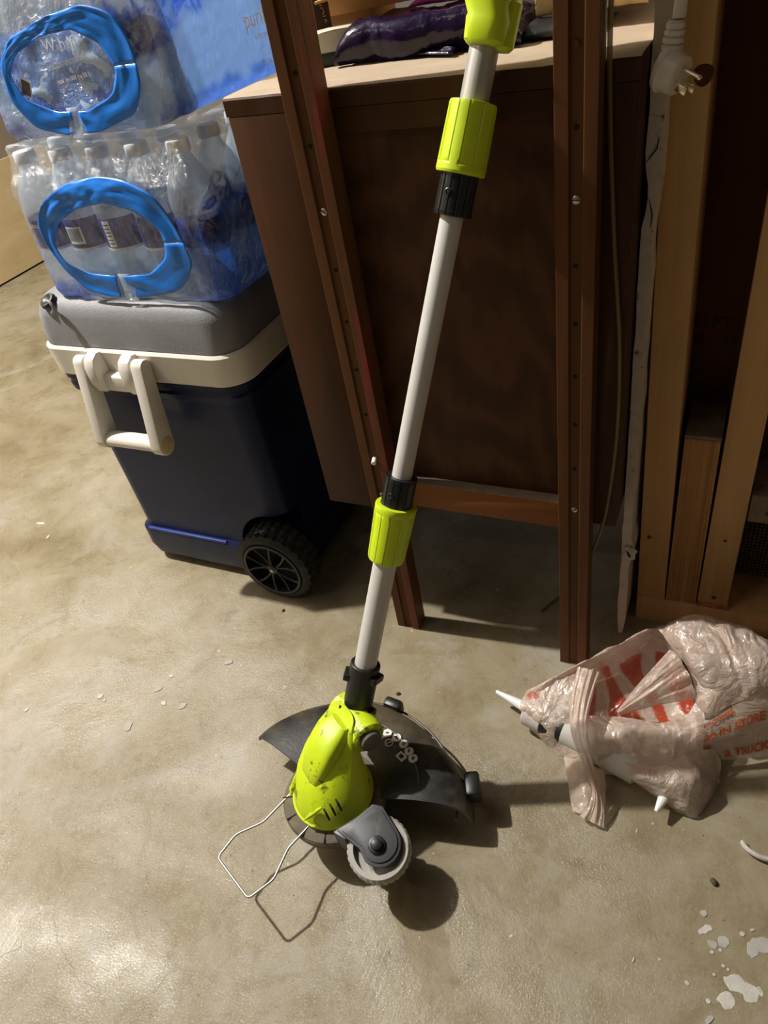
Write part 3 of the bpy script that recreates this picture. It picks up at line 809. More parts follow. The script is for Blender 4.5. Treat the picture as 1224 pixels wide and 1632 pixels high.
def paint_low(x, y, z, nx, ny, t):
    if t < .03 or t > .93 or ny > .7 or nx < -.8: return CLR + (.07,)
    # clear upper film, navy splash band and pale blue below toward the right corner
    u = x if ny < -.3 else (-.627 + (y - .757))
    a = .07; c = CLR
    corner = sstep(-.70, -.645, u) if nx > -.3 else 0
    left = sstep(-.925, -.955, x) if ny < .5 else 0
    if nx < -.5: left = .25; corner = 0
    if ny > .5: corner = .6
    m = max(corner, left)
    bandc = .655 + (.03 * sstep(-.68, -.56, u) if not left else -.005)
    below = sstep(bandc + .004, bandc - .012, z)
    if m > 0:
        blue = lerp(MBL, LB, .55 if corner else .15)
        if nx > .3: blue = lerp(MBL, LB, .35)
        a = a + m * below * (.58 + (.25 if nx > .3 else 0) + (.2 if left else 0)); c = lerp(c, blue, m * below)
        sp = splash(x, y, z, bandc, .030, 1.0) * m
        c = lerp(c, DB, sp); a = max(a, .92 * sp)
    # blue lower edge under the handle
    e = sstep(.60, .572, z) * (sstep(-.845, -.90, x) + .6 * sstep(-.735, -.69, x) * (ny < 0))
    e = min(1, e)
    c = lerp(c, MBL, e * .9); a = max(a, .78 * e)
    g = noise.noise(V(x * 40, y * 40, z * 50))
    a += .05 * g
    return (c[0], c[1], c[2], max(.05, min(1, a)))
def paint_up(x, y, z, nx, ny, t):
    if t < .05 or t > .90 or nx < -.7 or ny > .7: return CLR + (.07,)
    u = x if ny < -.3 else (-.655 + (y - .755))
    c = lerp(LB, CLR, .35); a = .7
    if ny < -.3 and x < -.66:
        c = lerp(LB, CLR, .30 + .3 * noise.noise(V(x * 20, 0, z * 20))); a = .62
        e = sstep(.81, .785, z) * sstep(-.83, -.88, x)
        c = lerp(c, DB, e * .7); a = max(a, .85 * e)
        top = sstep(.885, .90, z)
        c = lerp(c, CLR, top * .85); a = lerp((a,), (.35,), top)[0]
        wed = sstep(-.672, -.66, x)
        c = lerp(c, CLR, wed * .6)
    else:
        wedge = sstep(-.60, -.625, u - .15 * (z - .80))
        c = lerp((.14, .27, .57), (.60, .74, .95), wedge); a = 1.0 - .30 * wedge
        dk = sstep(.80, .782, z + .012 * noise.noise(V(u * 40, 0, z * 40)))
        c = lerp(c, (.012, .09, .5), dk * .7)
    bandc = .876 + .035 * sstep(-.66, -.50, u)
    sp = splash(x, y, z, bandc, .042, 5.0) * sstep(-.70, -.67, u)
    c = lerp(c, lerp(DB, MBL, .45), sp); a = max(a, .95 * sp)
    if u > -.67:
        ab = sstep(bandc + .02, bandc + .04, z); c = lerp(c, CLR, ab * .7); a = lerp((a,), (.45,), ab)[0]
    return (c[0], c[1], c[2], max(.05, min(1, a)))
wrapL = film('water_pack', 'lower shrink-wrapped water bottle pack resting on the cooler lid', -.9655, -.6265, .757, 1.20, .5563, .764, paint_low, 0.0)
wrapU = film('water_pack', 'upper shrink-wrapped water bottle pack with mostly blue printed film', -.928, -.6555, .7545, 1.18, .7725, .985, paint_up, 11.0)

def ring(wrap, outer, inner, y0, seed, gap):
    """blue carry handle reinforcement, gap = angular interval left open"""
    cx = sum(p[0] for p in inner) / len(inner); cz = sum(p[1] for p in inner) / len(inner)
    def rad(poly, th):
        best = 0.01
        d = (math.cos(th), math.sin(th))
        for i in range(len(poly)):
            ax, az = poly[i][0] - cx, poly[i][1] - cz; bx, bz = poly[(i + 1) % len(poly)][0] - cx, poly[(i + 1) % len(poly)][1] - cz
            den = d[0] * (bz - az) - d[1] * (bx - ax)
            if abs(den) < 1e-9: continue
            t = (ax * (bz - az) - az * (bx - ax)) / den
            s_ = (ax * d[1] - az * d[0]) / den
            if t > 0 and -1e-6 <= s_ <= 1 + 1e-6: best = max(best, t)
        return best
    n = 140; m = 12; P = []
    ro = [rad(outer, 2 * PI * i / n) for i in range(n)]; ri = [rad(inner, 2 * PI * i / n) for i in range(n)]
    def sm(a):
        for _ in range(4): a = [(a[i - 1] + a[i] * 2 + a[(i + 1) % n]) / 4 for i in range(n)]
        return a
    ro = sm(ro); ri = sm(ri)
    ths = [i for i in range(n + 1)]
    mb = MB()
    rowsP = []
    for i in ths:
        th = 2 * PI * (i % n) / n
        col_ = []
        for j in range(m + 1):
            t = j / m; r = ri[i % n] * (1 - t) + ro[i % n] * t
            x = cx + r * math.cos(th); z = cz + r * math.sin(th)
            wob = .0022 * noise.noise(V(math.cos(th) * 2.2, math.sin(th) * 2.2, t * 2.2 + seed)) + .0011 * noise.noise(V(math.cos(th) * 4, math.sin(th) * 4, t * 8 + seed)) * (1.4 if math.sin(th) > .3 else .4)
            col_.append((x, y0 - .003 + wob + .016 * sstep(.72, .97, (z - wrap.location.z) / .21) + (.012 * sstep(.10, .0, (x1lim[0] - x)) if False else 0), z))
        rowsP.append((th, col_))
    run = []
    for th, col_ in rowsP:
        if gap[0] < th < gap[1]:
            if len(run) > 1: mb.grid(run)
            run = []
        else: run.append(col_)
    if len(run) > 1: mb.grid(run)
    o = build(mb, 'carry_handle', M['ring_blue'], wrap, smooth=70, solid=.0006)
    return o, cx, cz
x1lim = [0]
oL = [(-.914, .672), (-.885, .70), (-.835, .72), (-.78, .726), (-.735, .722), (-.69, .702), (-.672, .66), (-.662, .612), (-.698, .576), (-.76, .565), (-.83, .563), (-.875, .572), (-.90, .60), (-.916, .64)]
iL = [(-.900, .64), (-.878, .668), (-.83, .688), (-.78, .694), (-.73, .682), (-.697, .655), (-.704, .622), (-.745, .598), (-.80, .594), (-.86, .598), (-.892, .615)]
rgL, cxl, czl = ring(wrapL, oL, iL, .7535, 1.0, (4.62, 4.83))
build(MB().grid([[(x, .7505 + .001 * math.sin(z * 300), z) for x in (-.803, -.795, -.787, -.781)] for z in (.560, .575, .590, .598)]), 'clear_tab', M['tab_clear'], rgL, smooth=60, solid=.0004)
oU = [(-.865, .86), (-.83, .885), (-.76, .900), (-.70, .905), (-.662, .893), (-.648, .862), (-.652, .82), (-.675, .792), (-.74, .776), (-.80, .776), (-.845, .786), (-.87, .82)]
iU = [(-.855, .848), (-.83, .868), (-.78, .882), (-.73, .884), (-.695, .868), (-.682, .84), (-.70, .815), (-.75, .800), (-.80, .803), (-.845, .82)]
rgU, cxu, czu = ring(wrapU, oU, iU, .7505, 7.0, (4.50, 4.74))
build(MB().grid([[(x + (z - .78) * .3, .7475 + .001 * math.sin(z * 300), z) for x in (-.79, -.783, -.775, -.768)] for z in (.772, .785, .80, .806)]), 'clear_tab', M['tab_clear'], rgU, smooth=60, solid=.0004)
# crumpled inner film seen through the upper handle opening, with print seen from behind
P = []
for j in range(26):
    row = []
    for i in range(40):
        x = -.866 + .19 * i / 39; z = .795 + .095 * j / 25
        row.append((x, .7545 + .0025 * noise.noise(V(x * 26, z * 26, 3)) + .0045 * abs(noise.noise(V(x * 18 + 5, z * 40, 1))), z))
    P.append(row)
innerf = build(MB().grid(P), 'inner_film', plain('crumpled_blue_film', (.50, .64, .92), .16, var=.25, scale=24, bump=.7, bscale=30), wrapU, smooth=70)
text('mirrored_print', 'fied W', .020, M['film_text'], innerf, (-.758, .7515, .871), (1, 0, 0), (0, 0, 1), mirror=True)
text('mirrored_print', 'minerals added f', .0115, M['film_text'], innerf, (-.760, .7515, .853), (1, 0, .10), (-.1, 0, 1), mirror=True)
text('mirrored_print', '(1.05 pt) 500 mL bott', .0066, M['film_text'], innerf, (-.755, .7515, .836), (1, 0, .08), (-.1, 0, 1), mirror=True)
bc = build(MB().obox((-.838, .7505, .832), (1, 0, -.45), (0, 1, 0), (.45, 0, 1), .016, .0008, .022), 'barcode_panel', M['label_white'], innerf, smooth=0)
for i in range(8):
    k = -.0062 + i * .0017
    ax_ = V(1, 0, -.45).normalized()
    build(MB().obox(V(-.838, .750, .832) + ax_ * k, ax_, (0, 1, 0), (.45, 0, 1), .0009, .0006, .017), 'barcode_bar', M['label_black'], bc, smooth=0)
# print on the right face of the upper pack
text('pack_print', 'purified water', .030, M['film_text'], wrapU, (-.6515, 1.072, .846), (0, 1, 0), (0, 0, 1))
text('pack_print', 'with minerals added for taste', .012, M['film_text'], wrapU, (-.6515, 1.075, .824), (0, 1, 0), (0, 0, 1))
text('pack_print', '40 - 16.9 fl oz bottles', .010, M['film_text'], wrapU, (-.6515, 1.050, .792), (0, 1, 0), (0, 0, 1))

# the upper pack sits set back on the lower one
for o in list(COL.objects):
    if o is wrapU or (o.parent is None and 'upper pack' in str(o.get('label', '')) and o.name.startswith('water_bottle')):
        o.location += V(-.016, .022, -.002)

# ------------------------------------------------------------------ string trimmer
PB = V(-.375, .456, .150); PU = V(.18307, .37151, .91020).normalized()
def pp(s_): return PB + PU * s_
HUB = V(-.388, .376, 0)
tr = thing('string_trimmer', 'lime green and black string trimmer leaning against the cabinet', 'string trimmer', (HUB.x, HUB.y, 0))
build(MB().cyl(pp(.03), pp(.24), .0140, n=40), 'lower_pole', M['alu'], tr)
build(MB().cyl(pp(.27), pp(.63), .0113, n=40), 'middle_pole', M['alu'], tr)
build(MB().cyl(pp(.66), pp(1.15), .0135, n=40), 'upper_pole', M['alu2'], tr)
def sleeve(s0, s1, r0, r1, up):
    L = s1 - s0; prof = [(0, r0 * .86), (.0005, r0 * .96), (.0025, r0)]
    n = 26
    for i in range(1, n): prof.append((.0025 + (L - .005) * i / n, r0 + (r1 - r0) * i / n))
    prof += [(L - .0025, r1), (L - .0005, r1 * .97), (L, r1 * .84)]
    def rf(t, r, th):
        a = (th * 6 / (2 * PI)) % 1.0
        tt_ = t / L if up else 1 - t / L
        inside = .22 < a < .78 and tt_ > .17
        edge = (abs(a - .22) < .03 or abs(a - .78) < .03) and tt_ > .17 or (.18 < a < .82 and .12 < tt_ < .17)
        if t < .002 or t > L - .002: return r
        return r - (.0011 if edge else (.0004 if inside else 0))
    return build(MB().lathe(pp(s0), PU, prof, 132, rf=rf), 'clamp_sleeve', M['lime'], tr, smooth=25)
sleeve(.219, .290, .0218, .0240, False)
sleeve(.634, .695, .0238, .0222, True)
def collar(s0, s1, r, scr):
    L = s1 - s0
    def rf(t, rr, th):
        a = (th * 14 / (2 * PI)) % 1.0
        return rr - (.0009 if a < .12 and rr > r * .95 else 0)
    c = build(MB().lathe(pp(s0), PU, [(0, r * .8), (.0005, r), (.004, r * 1.03), (.0045, r), (L - .0045, r), (L - .004, r * 1.03), (L, r)], 112, rf=rf), 'collar', M['black_rib'], tr, smooth=25)
    d = (V(-.1, -.95, .25) - PU * V(-.1, -.95, .25).dot(PU)).normalized()
    s_ = build(MB().lathe(pp(scr) + d * (r - .001), d, [(0, .0032), (.0022, .0032), (.0026, .0024), (.0015, .0016)], 16), 'screw', M['black'], c)
    build(MB().lathe(pp(scr) + d * (r + .0008), d, [(0, .0014), (.0006, .0014)], 10), 'screw_socket', M['hole'], s_)
collar(.286, .324, .0180, .305); collar(.597, .638, .0183, .618)
# auxiliary handle clamp at the top
u_, w_, a_ = basis(PU)
camd = V(-.1, -.95, .25); fr_ = (camd - PU * camd.dot(PU)).normalized(); sd_ = PU.cross(fr_).normalized()
if sd_.x < 0: sd_ = -sd_
def sect(s_, wx, wy, off=0.0, e=3.2, n=32, oy=0):
    out = []
    for i in range(n):
        t = 2 * PI * i / n; c_, si = math.cos(t), math.sin(t)
        out.append(pp(s_) + sd_ * (off + wx * math.copysign(abs(c_) ** (2 / e), c_)) + fr_ * (oy + wy * math.copysign(abs(si) ** (2 / e), si)))
    return out
clampb = build(MB().loft([sect(.738, .0165, .019, .003), sect(.741, .0195, .022, .003), (sect(.757, .0205, .024, .003)), sect(.760, .0195, .024, .003), sect(.768, .0205, .026, .0), sect(.777, .0235, .027, -.002), sect(.795, .0245, .028, -.002), sect(.83, .024, .028, -.001), sect(.85, .018, .02, 0)]), 'handle_clamp', M['lime'], tr, smooth=40)
build(MB().cyl(pp(.7815) + sd_ * .018 + fr_ * .012, pp(.7815) + sd_ * .043 + fr_ * .012 + PU * .002, .0065, n=20), 'clamp_bolt', M['grey'], clampb)
build(MB().lathe(pp(.752) + sd_ * .018 + fr_ * .0, PU, [(-.016, .006), (-.013, .009), (.02, .0095), (.024, .006)], 20), 'clamp_ear', M['lime'], clampb)
# out of frame: handle bail and rear grip
build(MB().tube(smoothpath([pp(.81) + sd_ * .02, pp(.84) + sd_ * .06 + fr_ * .02, pp(.90) + sd_ * .07 + fr_ * .05, pp(.93) + fr_ * .07, pp(.90) - sd_ * .07 + fr_ * .05, pp(.84) - sd_ * .06 + fr_ * .02, pp(.81) - sd_ * .02]), .012, 14), 'front_handle', M['black'], clampb)
rg = build(MB().loft([sect(1.10, .02, .022), sect(1.12, .024, .028), sect(1.20, .024, .03, 0, 2.6), sect(1.26, .034, .045, 0, 3), sect(1.33, .036, .05, 0, 3), sect(1.35, .028, .04)]), 'rear_grip', M['lime'], tr, smooth=40)
# socket
SA, SBt = -.022, .070
sock = build(MB().lathe(pp(SA), PU, [(0, .0165), (.001, .0185), (.05, .0188), (.086, .0192), (.0905, .0190), (.092, .0178), (.0915, .0148), (.085, .0146)], 48, rf=lambda t, r, th: r - (.0008 if (r > .018 and abs(((th * 3 / (2 * PI)) % 1) - .5) < .03) else 0)), 'pole_socket', M['black'], tr, smooth=30)
for s_, sg, f_ in ((.048, -1, .35), (.002, -1, .55), (.056, 1, .1), (.004, 1, .2)):
    d = (sd_ * sg + fr_ * f_ * 1.2).normalized(); e = PU.cross(d)
    c0 = pp(s_) + d * .0195
    tb_ = build(MB().obox(c0, d, PU, e, .010, .010, .021), 'bolt_tab', M['black'], sock, bevel=.002)
# head housing
FH = V(-.55, -.835, 0).normalized(); AXJ = V(.835, -.55, 0).normalized()
def hsec(c, ax, ay, rx, ry, e=2.3, n=40, front=0.0):
    out = []
    for i in range(n):
        t = 2 * PI * i / n; c_, si = math.cos(t), math.sin(t)
        k = V(ax) * (rx * math.copysign(abs(c_) ** (2 / e), c_)) + V(ay) * (ry * math.copysign(abs(si) ** (2 / e), si))
        out.append(V(c) + k)
    return out
# frame: AXJ across, FH forward; tilt sections progressively toward the pole
def tilt(a):
    return (-FH * math.cos(a) * -1 + V(0, 0, 1) * math.sin(a) * 1)
h0 = V(HUB.x, HUB.y, 0)
secs = []
for (dx, dy, z, rx, ry, ang, e) in ((0, 0, .0695, .0525, .0525, 0, 2), (0, 0, .0735, .0530, .0530, 0, 2), (0, 0, .075, .0505, .0505, 0, 2.0), (0, .001, .086, .0485, .0490, .05, 2.1), (-.001, .006, .102, .0430, .0450, .10, 2.3), (-.003, .014, .120, .0370, .0410, .2, 2.6), (-.004, .026, .136, .0320, .0360, .35, 2.8), (-.002, .040, .150, .0280, .0280, .5, 3.0), (.002, .050, .158, .0240, .0200, .6, 3.0), (.004, .054, .160, .016, .012, .6, 2.6)):
    ay = (FH * math.cos(ang) - V(0, 0, 1) * math.sin(ang))
    secs.append(hsec(h0 + V(dx, dy, z), AXJ, ay, rx, ry, e))
head = build(MB().loft(secs), 'motor_housing', M['lime_dirty'], tr, smooth=38)
# raised shoulder pad on the front of the housing
pad = []
for (x, y, z, rx, ry) in ((-.404, .366, .108, .015, .008), (-.403, .369, .113, .0205, .0115), (-.398, .383, .132, .0245, .013), (-.392, .398, .146, .0245, .014), (-.386, .412, .156, .0220, .012), (-.381, .424, .161, .016, .006)):
    ay = (FH * .8 + V(0, 0, .6)).normalized()
    pad.append(hsec((x, y, z), AXJ, ay, rx, ry, 3.0, 40))
padp = build(MB().loft(pad), 'shoulder_pad', M['lime_dirty'], head, smooth=40)
for sg in (-1, 1):
    pts = [h0 + FH * (.050 - .008 * i) + AXJ * sg * (.020 + .004 * i) + V(0, 0, .086 + .007 * i) for i in range(4)]
    build(MB().tube(pts, [.001, .003, .003, .001], 8), 'side_rib', M['lime_dirty'], head)
for i in range(3):
    c0 = h0 + AXJ * (.043 - .0008 * i) + FH * (.026 - .009 * i) + V(0, 0, .106)
    build(MB().obox(c0, FH, AXJ, V(0, 0, 1) + AXJ * -.3, .0022, .006, .014), 'vent_slot', M['hole'], head, smooth=0)
# pivot barrel with knob
jc = h0 - FH * .036 + V(0, 0, .142); jc = V(-.371, .441, .141)
piv = build(MB().lathe(jc - AXJ * .036, AXJ, [(0, .0195), (.002, .0225), (.02, .0235), (.052, .0235), (.066, .0225), (.069, .0195)], 40), 'pivot_barrel', M['lime_dirty'], tr, smooth=40)
kn = build(MB().lathe(jc + AXJ * .032, AXJ, [(0, .0148), (.005, .0148), (.0068, .0138), (.0075, .011), (.0068, .0105), (.0068, .002)], 36), 'pivot_knob', M['knob'], tr, smooth=30)
# cutting head and centre disc
build(MB().lathe(h0, (0, 0, 1), [(0.0, .03), (.002, .038), (.02, .042), (.04, .040), (.052, .034)], 36), 'string_spool', M['black'], tr)
disc = build(MB().lathe(h0 + V(0, 0, .050), (0, 0, 1), [(0, .060), (.002, .0665), (.012, .068), (.016, .066), (.018, .060)], 72), 'centre_disc', M['disc'], tr)
for i in range(4):
    a = math.radians(205 + i * 27)
    d = V(math.cos(a), math.sin(a), 0)
    build(MB().obox(h0 + d * .0605 + V(0, 0, .0678), d, V(-d.y, d.x, 0), (0, 0, 1), .014, .0016, .0012), 'disc_notch', M['hole'], disc, smooth=0)
# guard
def guard():
    n = 72; A0, A1 = 12, 163
    prof = [(.050, .0660), (.066, .0680), (.100, .0715), (.124, .0690), (.138, .0640), (.148, .0560), (.1535, .0440), (.1560, .0320), (.1575, .0230)]
    Pt = []; Pb = []
    for i in range(n + 1):
        a = A0 + (A1 - A0) * i / n; th = math.radians(a)
        grow = .021 * sstep(60, 14, a)
        drop = 0.012 * sstep(112, 163, a)
        rt = []; rb = []
        for k, (r, z) in enumerate(prof):
            rr = r + grow * sstep(.06, .15, r)
            zz = z if k < 3 else z + (0.0 if a < 120 else (.0715 - z) * .55 * sstep(118, 158, a))
            rt.append((HUB.x + rr * math.cos(th), HUB.y + rr * math.sin(th), zz))
            r2 = rr - (.0035 if k > 3 else 0.0); z2 = zz - (.0035 if k < 6 else .0)
            rb.append((HUB.x + r2 * math.cos(th), HUB.y + r2 * math.sin(th), z2))
        Pt.append(rt + rb[::-1])
    return MB().loft(Pt)
gd = build(guard(), 'debris_guard', M['guard'], tr, smooth=40)
# raised arc on the guard
def arcpts(r, a0, a1, z, n=24):
    return [(HUB.x + r * math.cos(math.radians(a0 + (a1 - a0) * i / n)), HUB.y + r * math.sin(math.radians(a0 + (a1 - a0) * i / n)), z) for i in range(n + 1)]
build(MB().tube(arcpts(.112, 22, 84, .0716), .0016, 8), 'guard_ridge', M['grey'], gd)
build(MB().tube(arcpts(.1575, 10, 98, .043), .0018, 8), 'guard_lip', M['guard'], gd)
for (cx, cy, cz_, sx, sy, sz, ang) in ((-.372, .532, .050, .028, .016, .024, 84), (-.226, .452, .044, .020, .034, .026, 24)):
    d = V(math.cos(math.radians(ang)), math.sin(math.radians(ang)), 0)
    e = V(-d.y, d.x, 0)
    build(MB().obox((cx, cy, cz_), d, e, (0, 0, 1), sx if ang < 50 else sy, sy if ang < 50 else sx, sz), 'guard_block', M['black'], gd, bevel=.005)
# warning pictograms
for k, (x, y) in enumerate(((-.354, .476), (-.339, .473), (-.326, .467), (-.315, .459), (-.306, .451))):
    zt = .0728
    ds = build(MB().lathe((x, y, zt - .002), (0.0, .05, 1), [(0, .0062), (.0024, .0062), (.0024, .0002)], 24), 'warning_symbol', M['white_ink'], gd)
    pat = [[(0, 0, .0035, .002, .3)], [(-.001, .001, .003, .0016, .9), (.001, -.001, .0034, .0016, -.5)], [(0, .001, .0038, .0012, .2), (0, -.0015, .0034, .0014, -.4)], [(0, 0, .002, .0042, .2)], [(0, .001, .004, .0012, .6), (.0004, -.001, .002, .003, .1)]][k]
    for (dx, dy, sx, sy, an) in pat:
        build(MB().obox((x + dx, y + dy, zt + .0008), (math.cos(an), math.sin(an), 0), (-math.sin(an), math.cos(an), 0), (0, 0, 1), sx, sy, .0005), 'symbol_ink', M['label_black'], ds, smooth=0)
ri_ = build(MB().lathe((-.346, .463, .0712), (0, .0, 1), [(0, .0058), (.0018, .0058), (.0018, .0047), (0, .0047)], 28, closed=True), 'warning_symbol', M['white_ink'], gd)
build(MB().obox((-.346, .463, .0728), (.7, .7, 0), (-.7, .7, 0), (0, 0, 1), .010, .0009, .0006), 'symbol_ink', M['white_ink'], ri_, smooth=0)
sq = build(MB().obox((-.322, .449, .0722), (.9, -.45, 0), (.45, .9, 0), (0, 0, 1), .013, .010, .0014), 'warning_symbol', M['white_ink'], gd, smooth=0)
build(MB().obox((-.322, .449, .073), (.9, -.45, 0), (.45, .9, 0), (0, 0, 1), .006, .005, .0006), 'symbol_ink', M['label_black'], sq, smooth=0)
# wire edge guide
wp = [(-.425, .372, .078), (-.442, .359, .067), (-.459, .311, .065), (-.485, .285, .065), (-.491, .252, .065), (-.427, .223, .065), (-.409, .253, .065), (-.411, .292, .065), (-.393, .339, .068), (-.385, .355, .078)]
path = []
for i, p in enumerate(wp):
    p = V(p)
    if 0 < i < len(wp) - 1:
        a = V(wp[i - 1]); b = V(wp[i + 1]); r = .006
        pa = p + (a - p).normalized() * r; pb_ = p + (b - p).normalized() * r
        for t in (0, .25, .5, .75, 1): path.append(pa * (1 - t) ** 2 + p * 2 * t * (1 - t) + pb_ * t * t)
    else: path.append(p)
build(MB().tube(path, .00155, 10), 'wire_guide', M['steel'], tr, smooth=60)
build(MB().lathe((-.389, .347, .071), (-.1, -.6, .8), [(0, .006), (.006, .006), (.008, .004)], 16), 'wire_lug', M['lime_dirty'], head)
build(MB().lathe((-.437, .362, .071), (-.6, -.3, .8), [(0, .005), (.006, .005), (.008, .0035)], 16), 'wire_lug', M['lime_dirty'], head)
# edging wheel and bracket
WC = V(-.300, .3265, .071); WA = V(.10, -.20, 1).normalized()
wu, ww, _ = basis(WA)
wheel = build(MB().lathe(WC - WA * .010, WA, [(0, .030), (.0, .036), (.003, .0385), (.017, .0385), (.020, .036), (.020, .0305), (.012, .0295), (.010, .012), (.004, .012), (.004, .0295)], 120, rf=lambda t, r, th: r - (.0012 if r > .037 and math.sin(th * 30) > .1 else 0), closed=True), 'edge_wheel', M['wheel_grey'], tr, smooth=30)
def bplate(poly, off, th_):
    c = WC + WA * off
    mb = MB()
    # poly given in world xy, projected on the wheel plane
    pts = []
    for x, y in poly:
        z = c.z - (WA.x * (x - c.x) + WA.y * (y - c.y)) / WA.z
        pts.append(V(x, y, z))
    return mb.loft([[p for p in pts], [p + WA * th_ for p in pts]])
bp = [(-.352, .323), (-.338, .338), (-.322, .365), (-.309, .367)]
for i in range(13):
    a = math.radians(62 - i * 172 / 12)
    bp.append((-.297 + .0255 * math.cos(a), .327 + .0255 * math.sin(a)))
bp += [(-.318, .3135), (-.338, .319)]
br = build(bplate(bp, .0135, .004), 'wheel_bracket', M['grey'], tr, bevel=.001)
bp2 = [(-.297 + (x + .297) * .86, .327 + (y - .327) * .86) for x, y in bp]
build(bplate(bp2, .0174, .0022), 'bracket_rim', M['grey'], br, bevel=.0008)
build(bplate(bp, -.018, .004), 'bracket_lower', M['grey'], br, bevel=.001)
mb = MB().loft([[(-.356, .320, z), (-.330, .356, z), (-.318, .362, z), (-.338, .316, z)] for z in (.056, .090)])
build(mb, 'bracket_web', M['grey'], br, bevel=.001)
build(MB().lathe(WC + WA * .019, WA, [(0, .0105), (.003, .0105), (.004, .0085), (.004, .007), (.0075, .0068), (.0085, .005)], 28), 'wheel_bolt', M['black'], br)

# ------------------------------------------------------------------ things on the cabinet top
ZT = .802
# cardboard carton
bx = thing('cardboard_box', 'tan cardboard carton on the cabinet top behind the left post', 'box', (-.46, .98, ZT))
cd = V(.86, .5, 0).normalized(); cn = V(-.5, .86, 0).normalized()
c0 = V(-.455, .985, ZT + .075)
build(MB().obox(c0, cd, cn, (0, 0, 1), .17, .11, .065), 'carton', M['cardboard'], bx, bevel=.001)
fl = build(MB().obox(V(-.432, .905, ZT + .071), (.93, .22, .12), (-.22, .93, .1), (0, -.1, 1), .10, .075, .003), 'flap', M['cardboard'], bx, bevel=.0005)
cp = build(MB().obox(V(-.4705, .868, ZT + .052), (.5, .8, 0), (0, 0, 1), (-.8, .5, 0), .02, .032, .001), 'printed_strip', M['card_print'], bx, smooth=0)
text('carton_print', 'NOIA', .010, M['cardboard'], cp, (-.4698, .8672, ZT + .052), (.1, .2, -1), (.8, -.3, .1))
build(MB().box(-.54, -.46, .97, 1.05, ZT + .0005, ZT + .042), 'carton_base', M['cardboard'], bx, bevel=.001)
bk = thing('book', 'white paperback with dark green lower cover lying flat on the cabinet', 'book', (-.46, .87, ZT))
bkd = V(.92, .38, 0).normalized(); bkn = V(-.38, .92, 0).normalized()
build(MB().obox((-.4775, .8895, ZT + .0065), bkd, bkn, (0, 0, 1), .085, .06, .013), 'lower_cover', M['book_green'], bk, bevel=.001)
build(MB().obox((-.4775, .8895, ZT + .023), bkd, bkn, (0, 0, 1), .083, .058, .020), 'pages', M['book'], bk, bevel=.001)
# folded purple plastic bag
def folded(x0, x1, y0, y1, z0, z1, seed, nu=46, nv=30, front=.3, amp=1.0, edge=0):
    P = []
    for j in range(nv):
        v = j / (nv - 1); row = []
        for i in range(nu):
            u = i / (nu - 1)
            x = x0 + (x1 - x0) * u
            # section: bottom front -> rolled front -> top -> back bottom
            if v < front:
                k = v / front; y = y0 + .012 * math.cos(k * PI) ; z = z0 + (z1 - z0) * (.5 - .5 * math.cos(k * PI)) * .98
                y = y0 + .012 - .012 * math.sin(k * PI)
            else:
                k = (v - front) / (1 - front); y = y0 + .012 + (y1 - y0) * k; z = z1 - (z1 - z0) * .98 * k ** 4
            taper = math.sin(min(1, u * 6, (1 - u) * 6) * PI / 2) ** .6
            z = z0 + (z - z0) * (.35 + .65 * taper)
            n_ = noise.noise(V(x * 22, y * 22, seed)) * .007 + abs(noise.noise(V(x * 55, y * 38, seed + 3))) * .006
            n2 = math.sin(z * 520 + x * 30) * .0012
            row.append((x + n_ * .3, y + (n_ - .003) * amp + n2, max(z0 + .0005, z + n_ * amp * (1 if z > z0 + .004 else 0))))
        P.append(row)
    return MB().grid(P)
pu = tag(build(folded(-.452, -.238, .845, .985, ZT, ZT + .038, 2.0), 'purple_bag', M['purple'], loc=(-.345, .9, ZT), smooth=60), 'folded glossy dark purple plastic bag on the cabinet top', 'plastic bag')
# crimped corner of the purple bag
P = []
for j in range(8):
    row = []
    for i in range(14):
        u = i / 13; v = j / 7
        row.append((-.395 + .088 * u, .868 - .042 * u * (1 - .1 * v) + .03 * v, ZT + .0035 + .010 * (1 - u) * v + .0022 * math.sin(v * 17) * u + .004 * v))
    P.append(row)
build(MB().grid(P), 'crimped_edge', M['purple'], pu, smooth=30, solid=.0008)
pk = tag(build(folded(-.375, -.265, .890, .98, ZT + .041, ZT + .050, 5.0, amp=.6), 'pink_packet', M['pink'], loc=(-.34, .95, ZT + .041), smooth=50), 'bright magenta printed packet lying on the purple bag', 'packet')
fr2 = tag(build(folded(-.352, -.245, .915, 1.06, ZT + .053, ZT + .095, 8.0), 'frosted_bag', M['pinkfilm'], loc=(-.32, .98, ZT + .053), smooth=60), 'frosted pinkish plastic bag heaped on the magenta packet', 'plastic bag')
P = []
ck = tag(build(folded(-.236, -.125, .895, 1.10, ZT + .016, ZT + .075, 12.0, front=.4), 'cream_sack', M['cream'], loc=(-.20, .98, ZT), smooth=60), 'cream coloured sack on the cabinet top beside the right post', 'sack')
bl = tag(build(folded(-.248, -.170, .862, .985, ZT, ZT + .015, 21.0, amp=.3), 'black_pouch', M['black'], loc=(-.21, .92, ZT), smooth=60), 'flat black pouch under the cream sack', 'pouch')

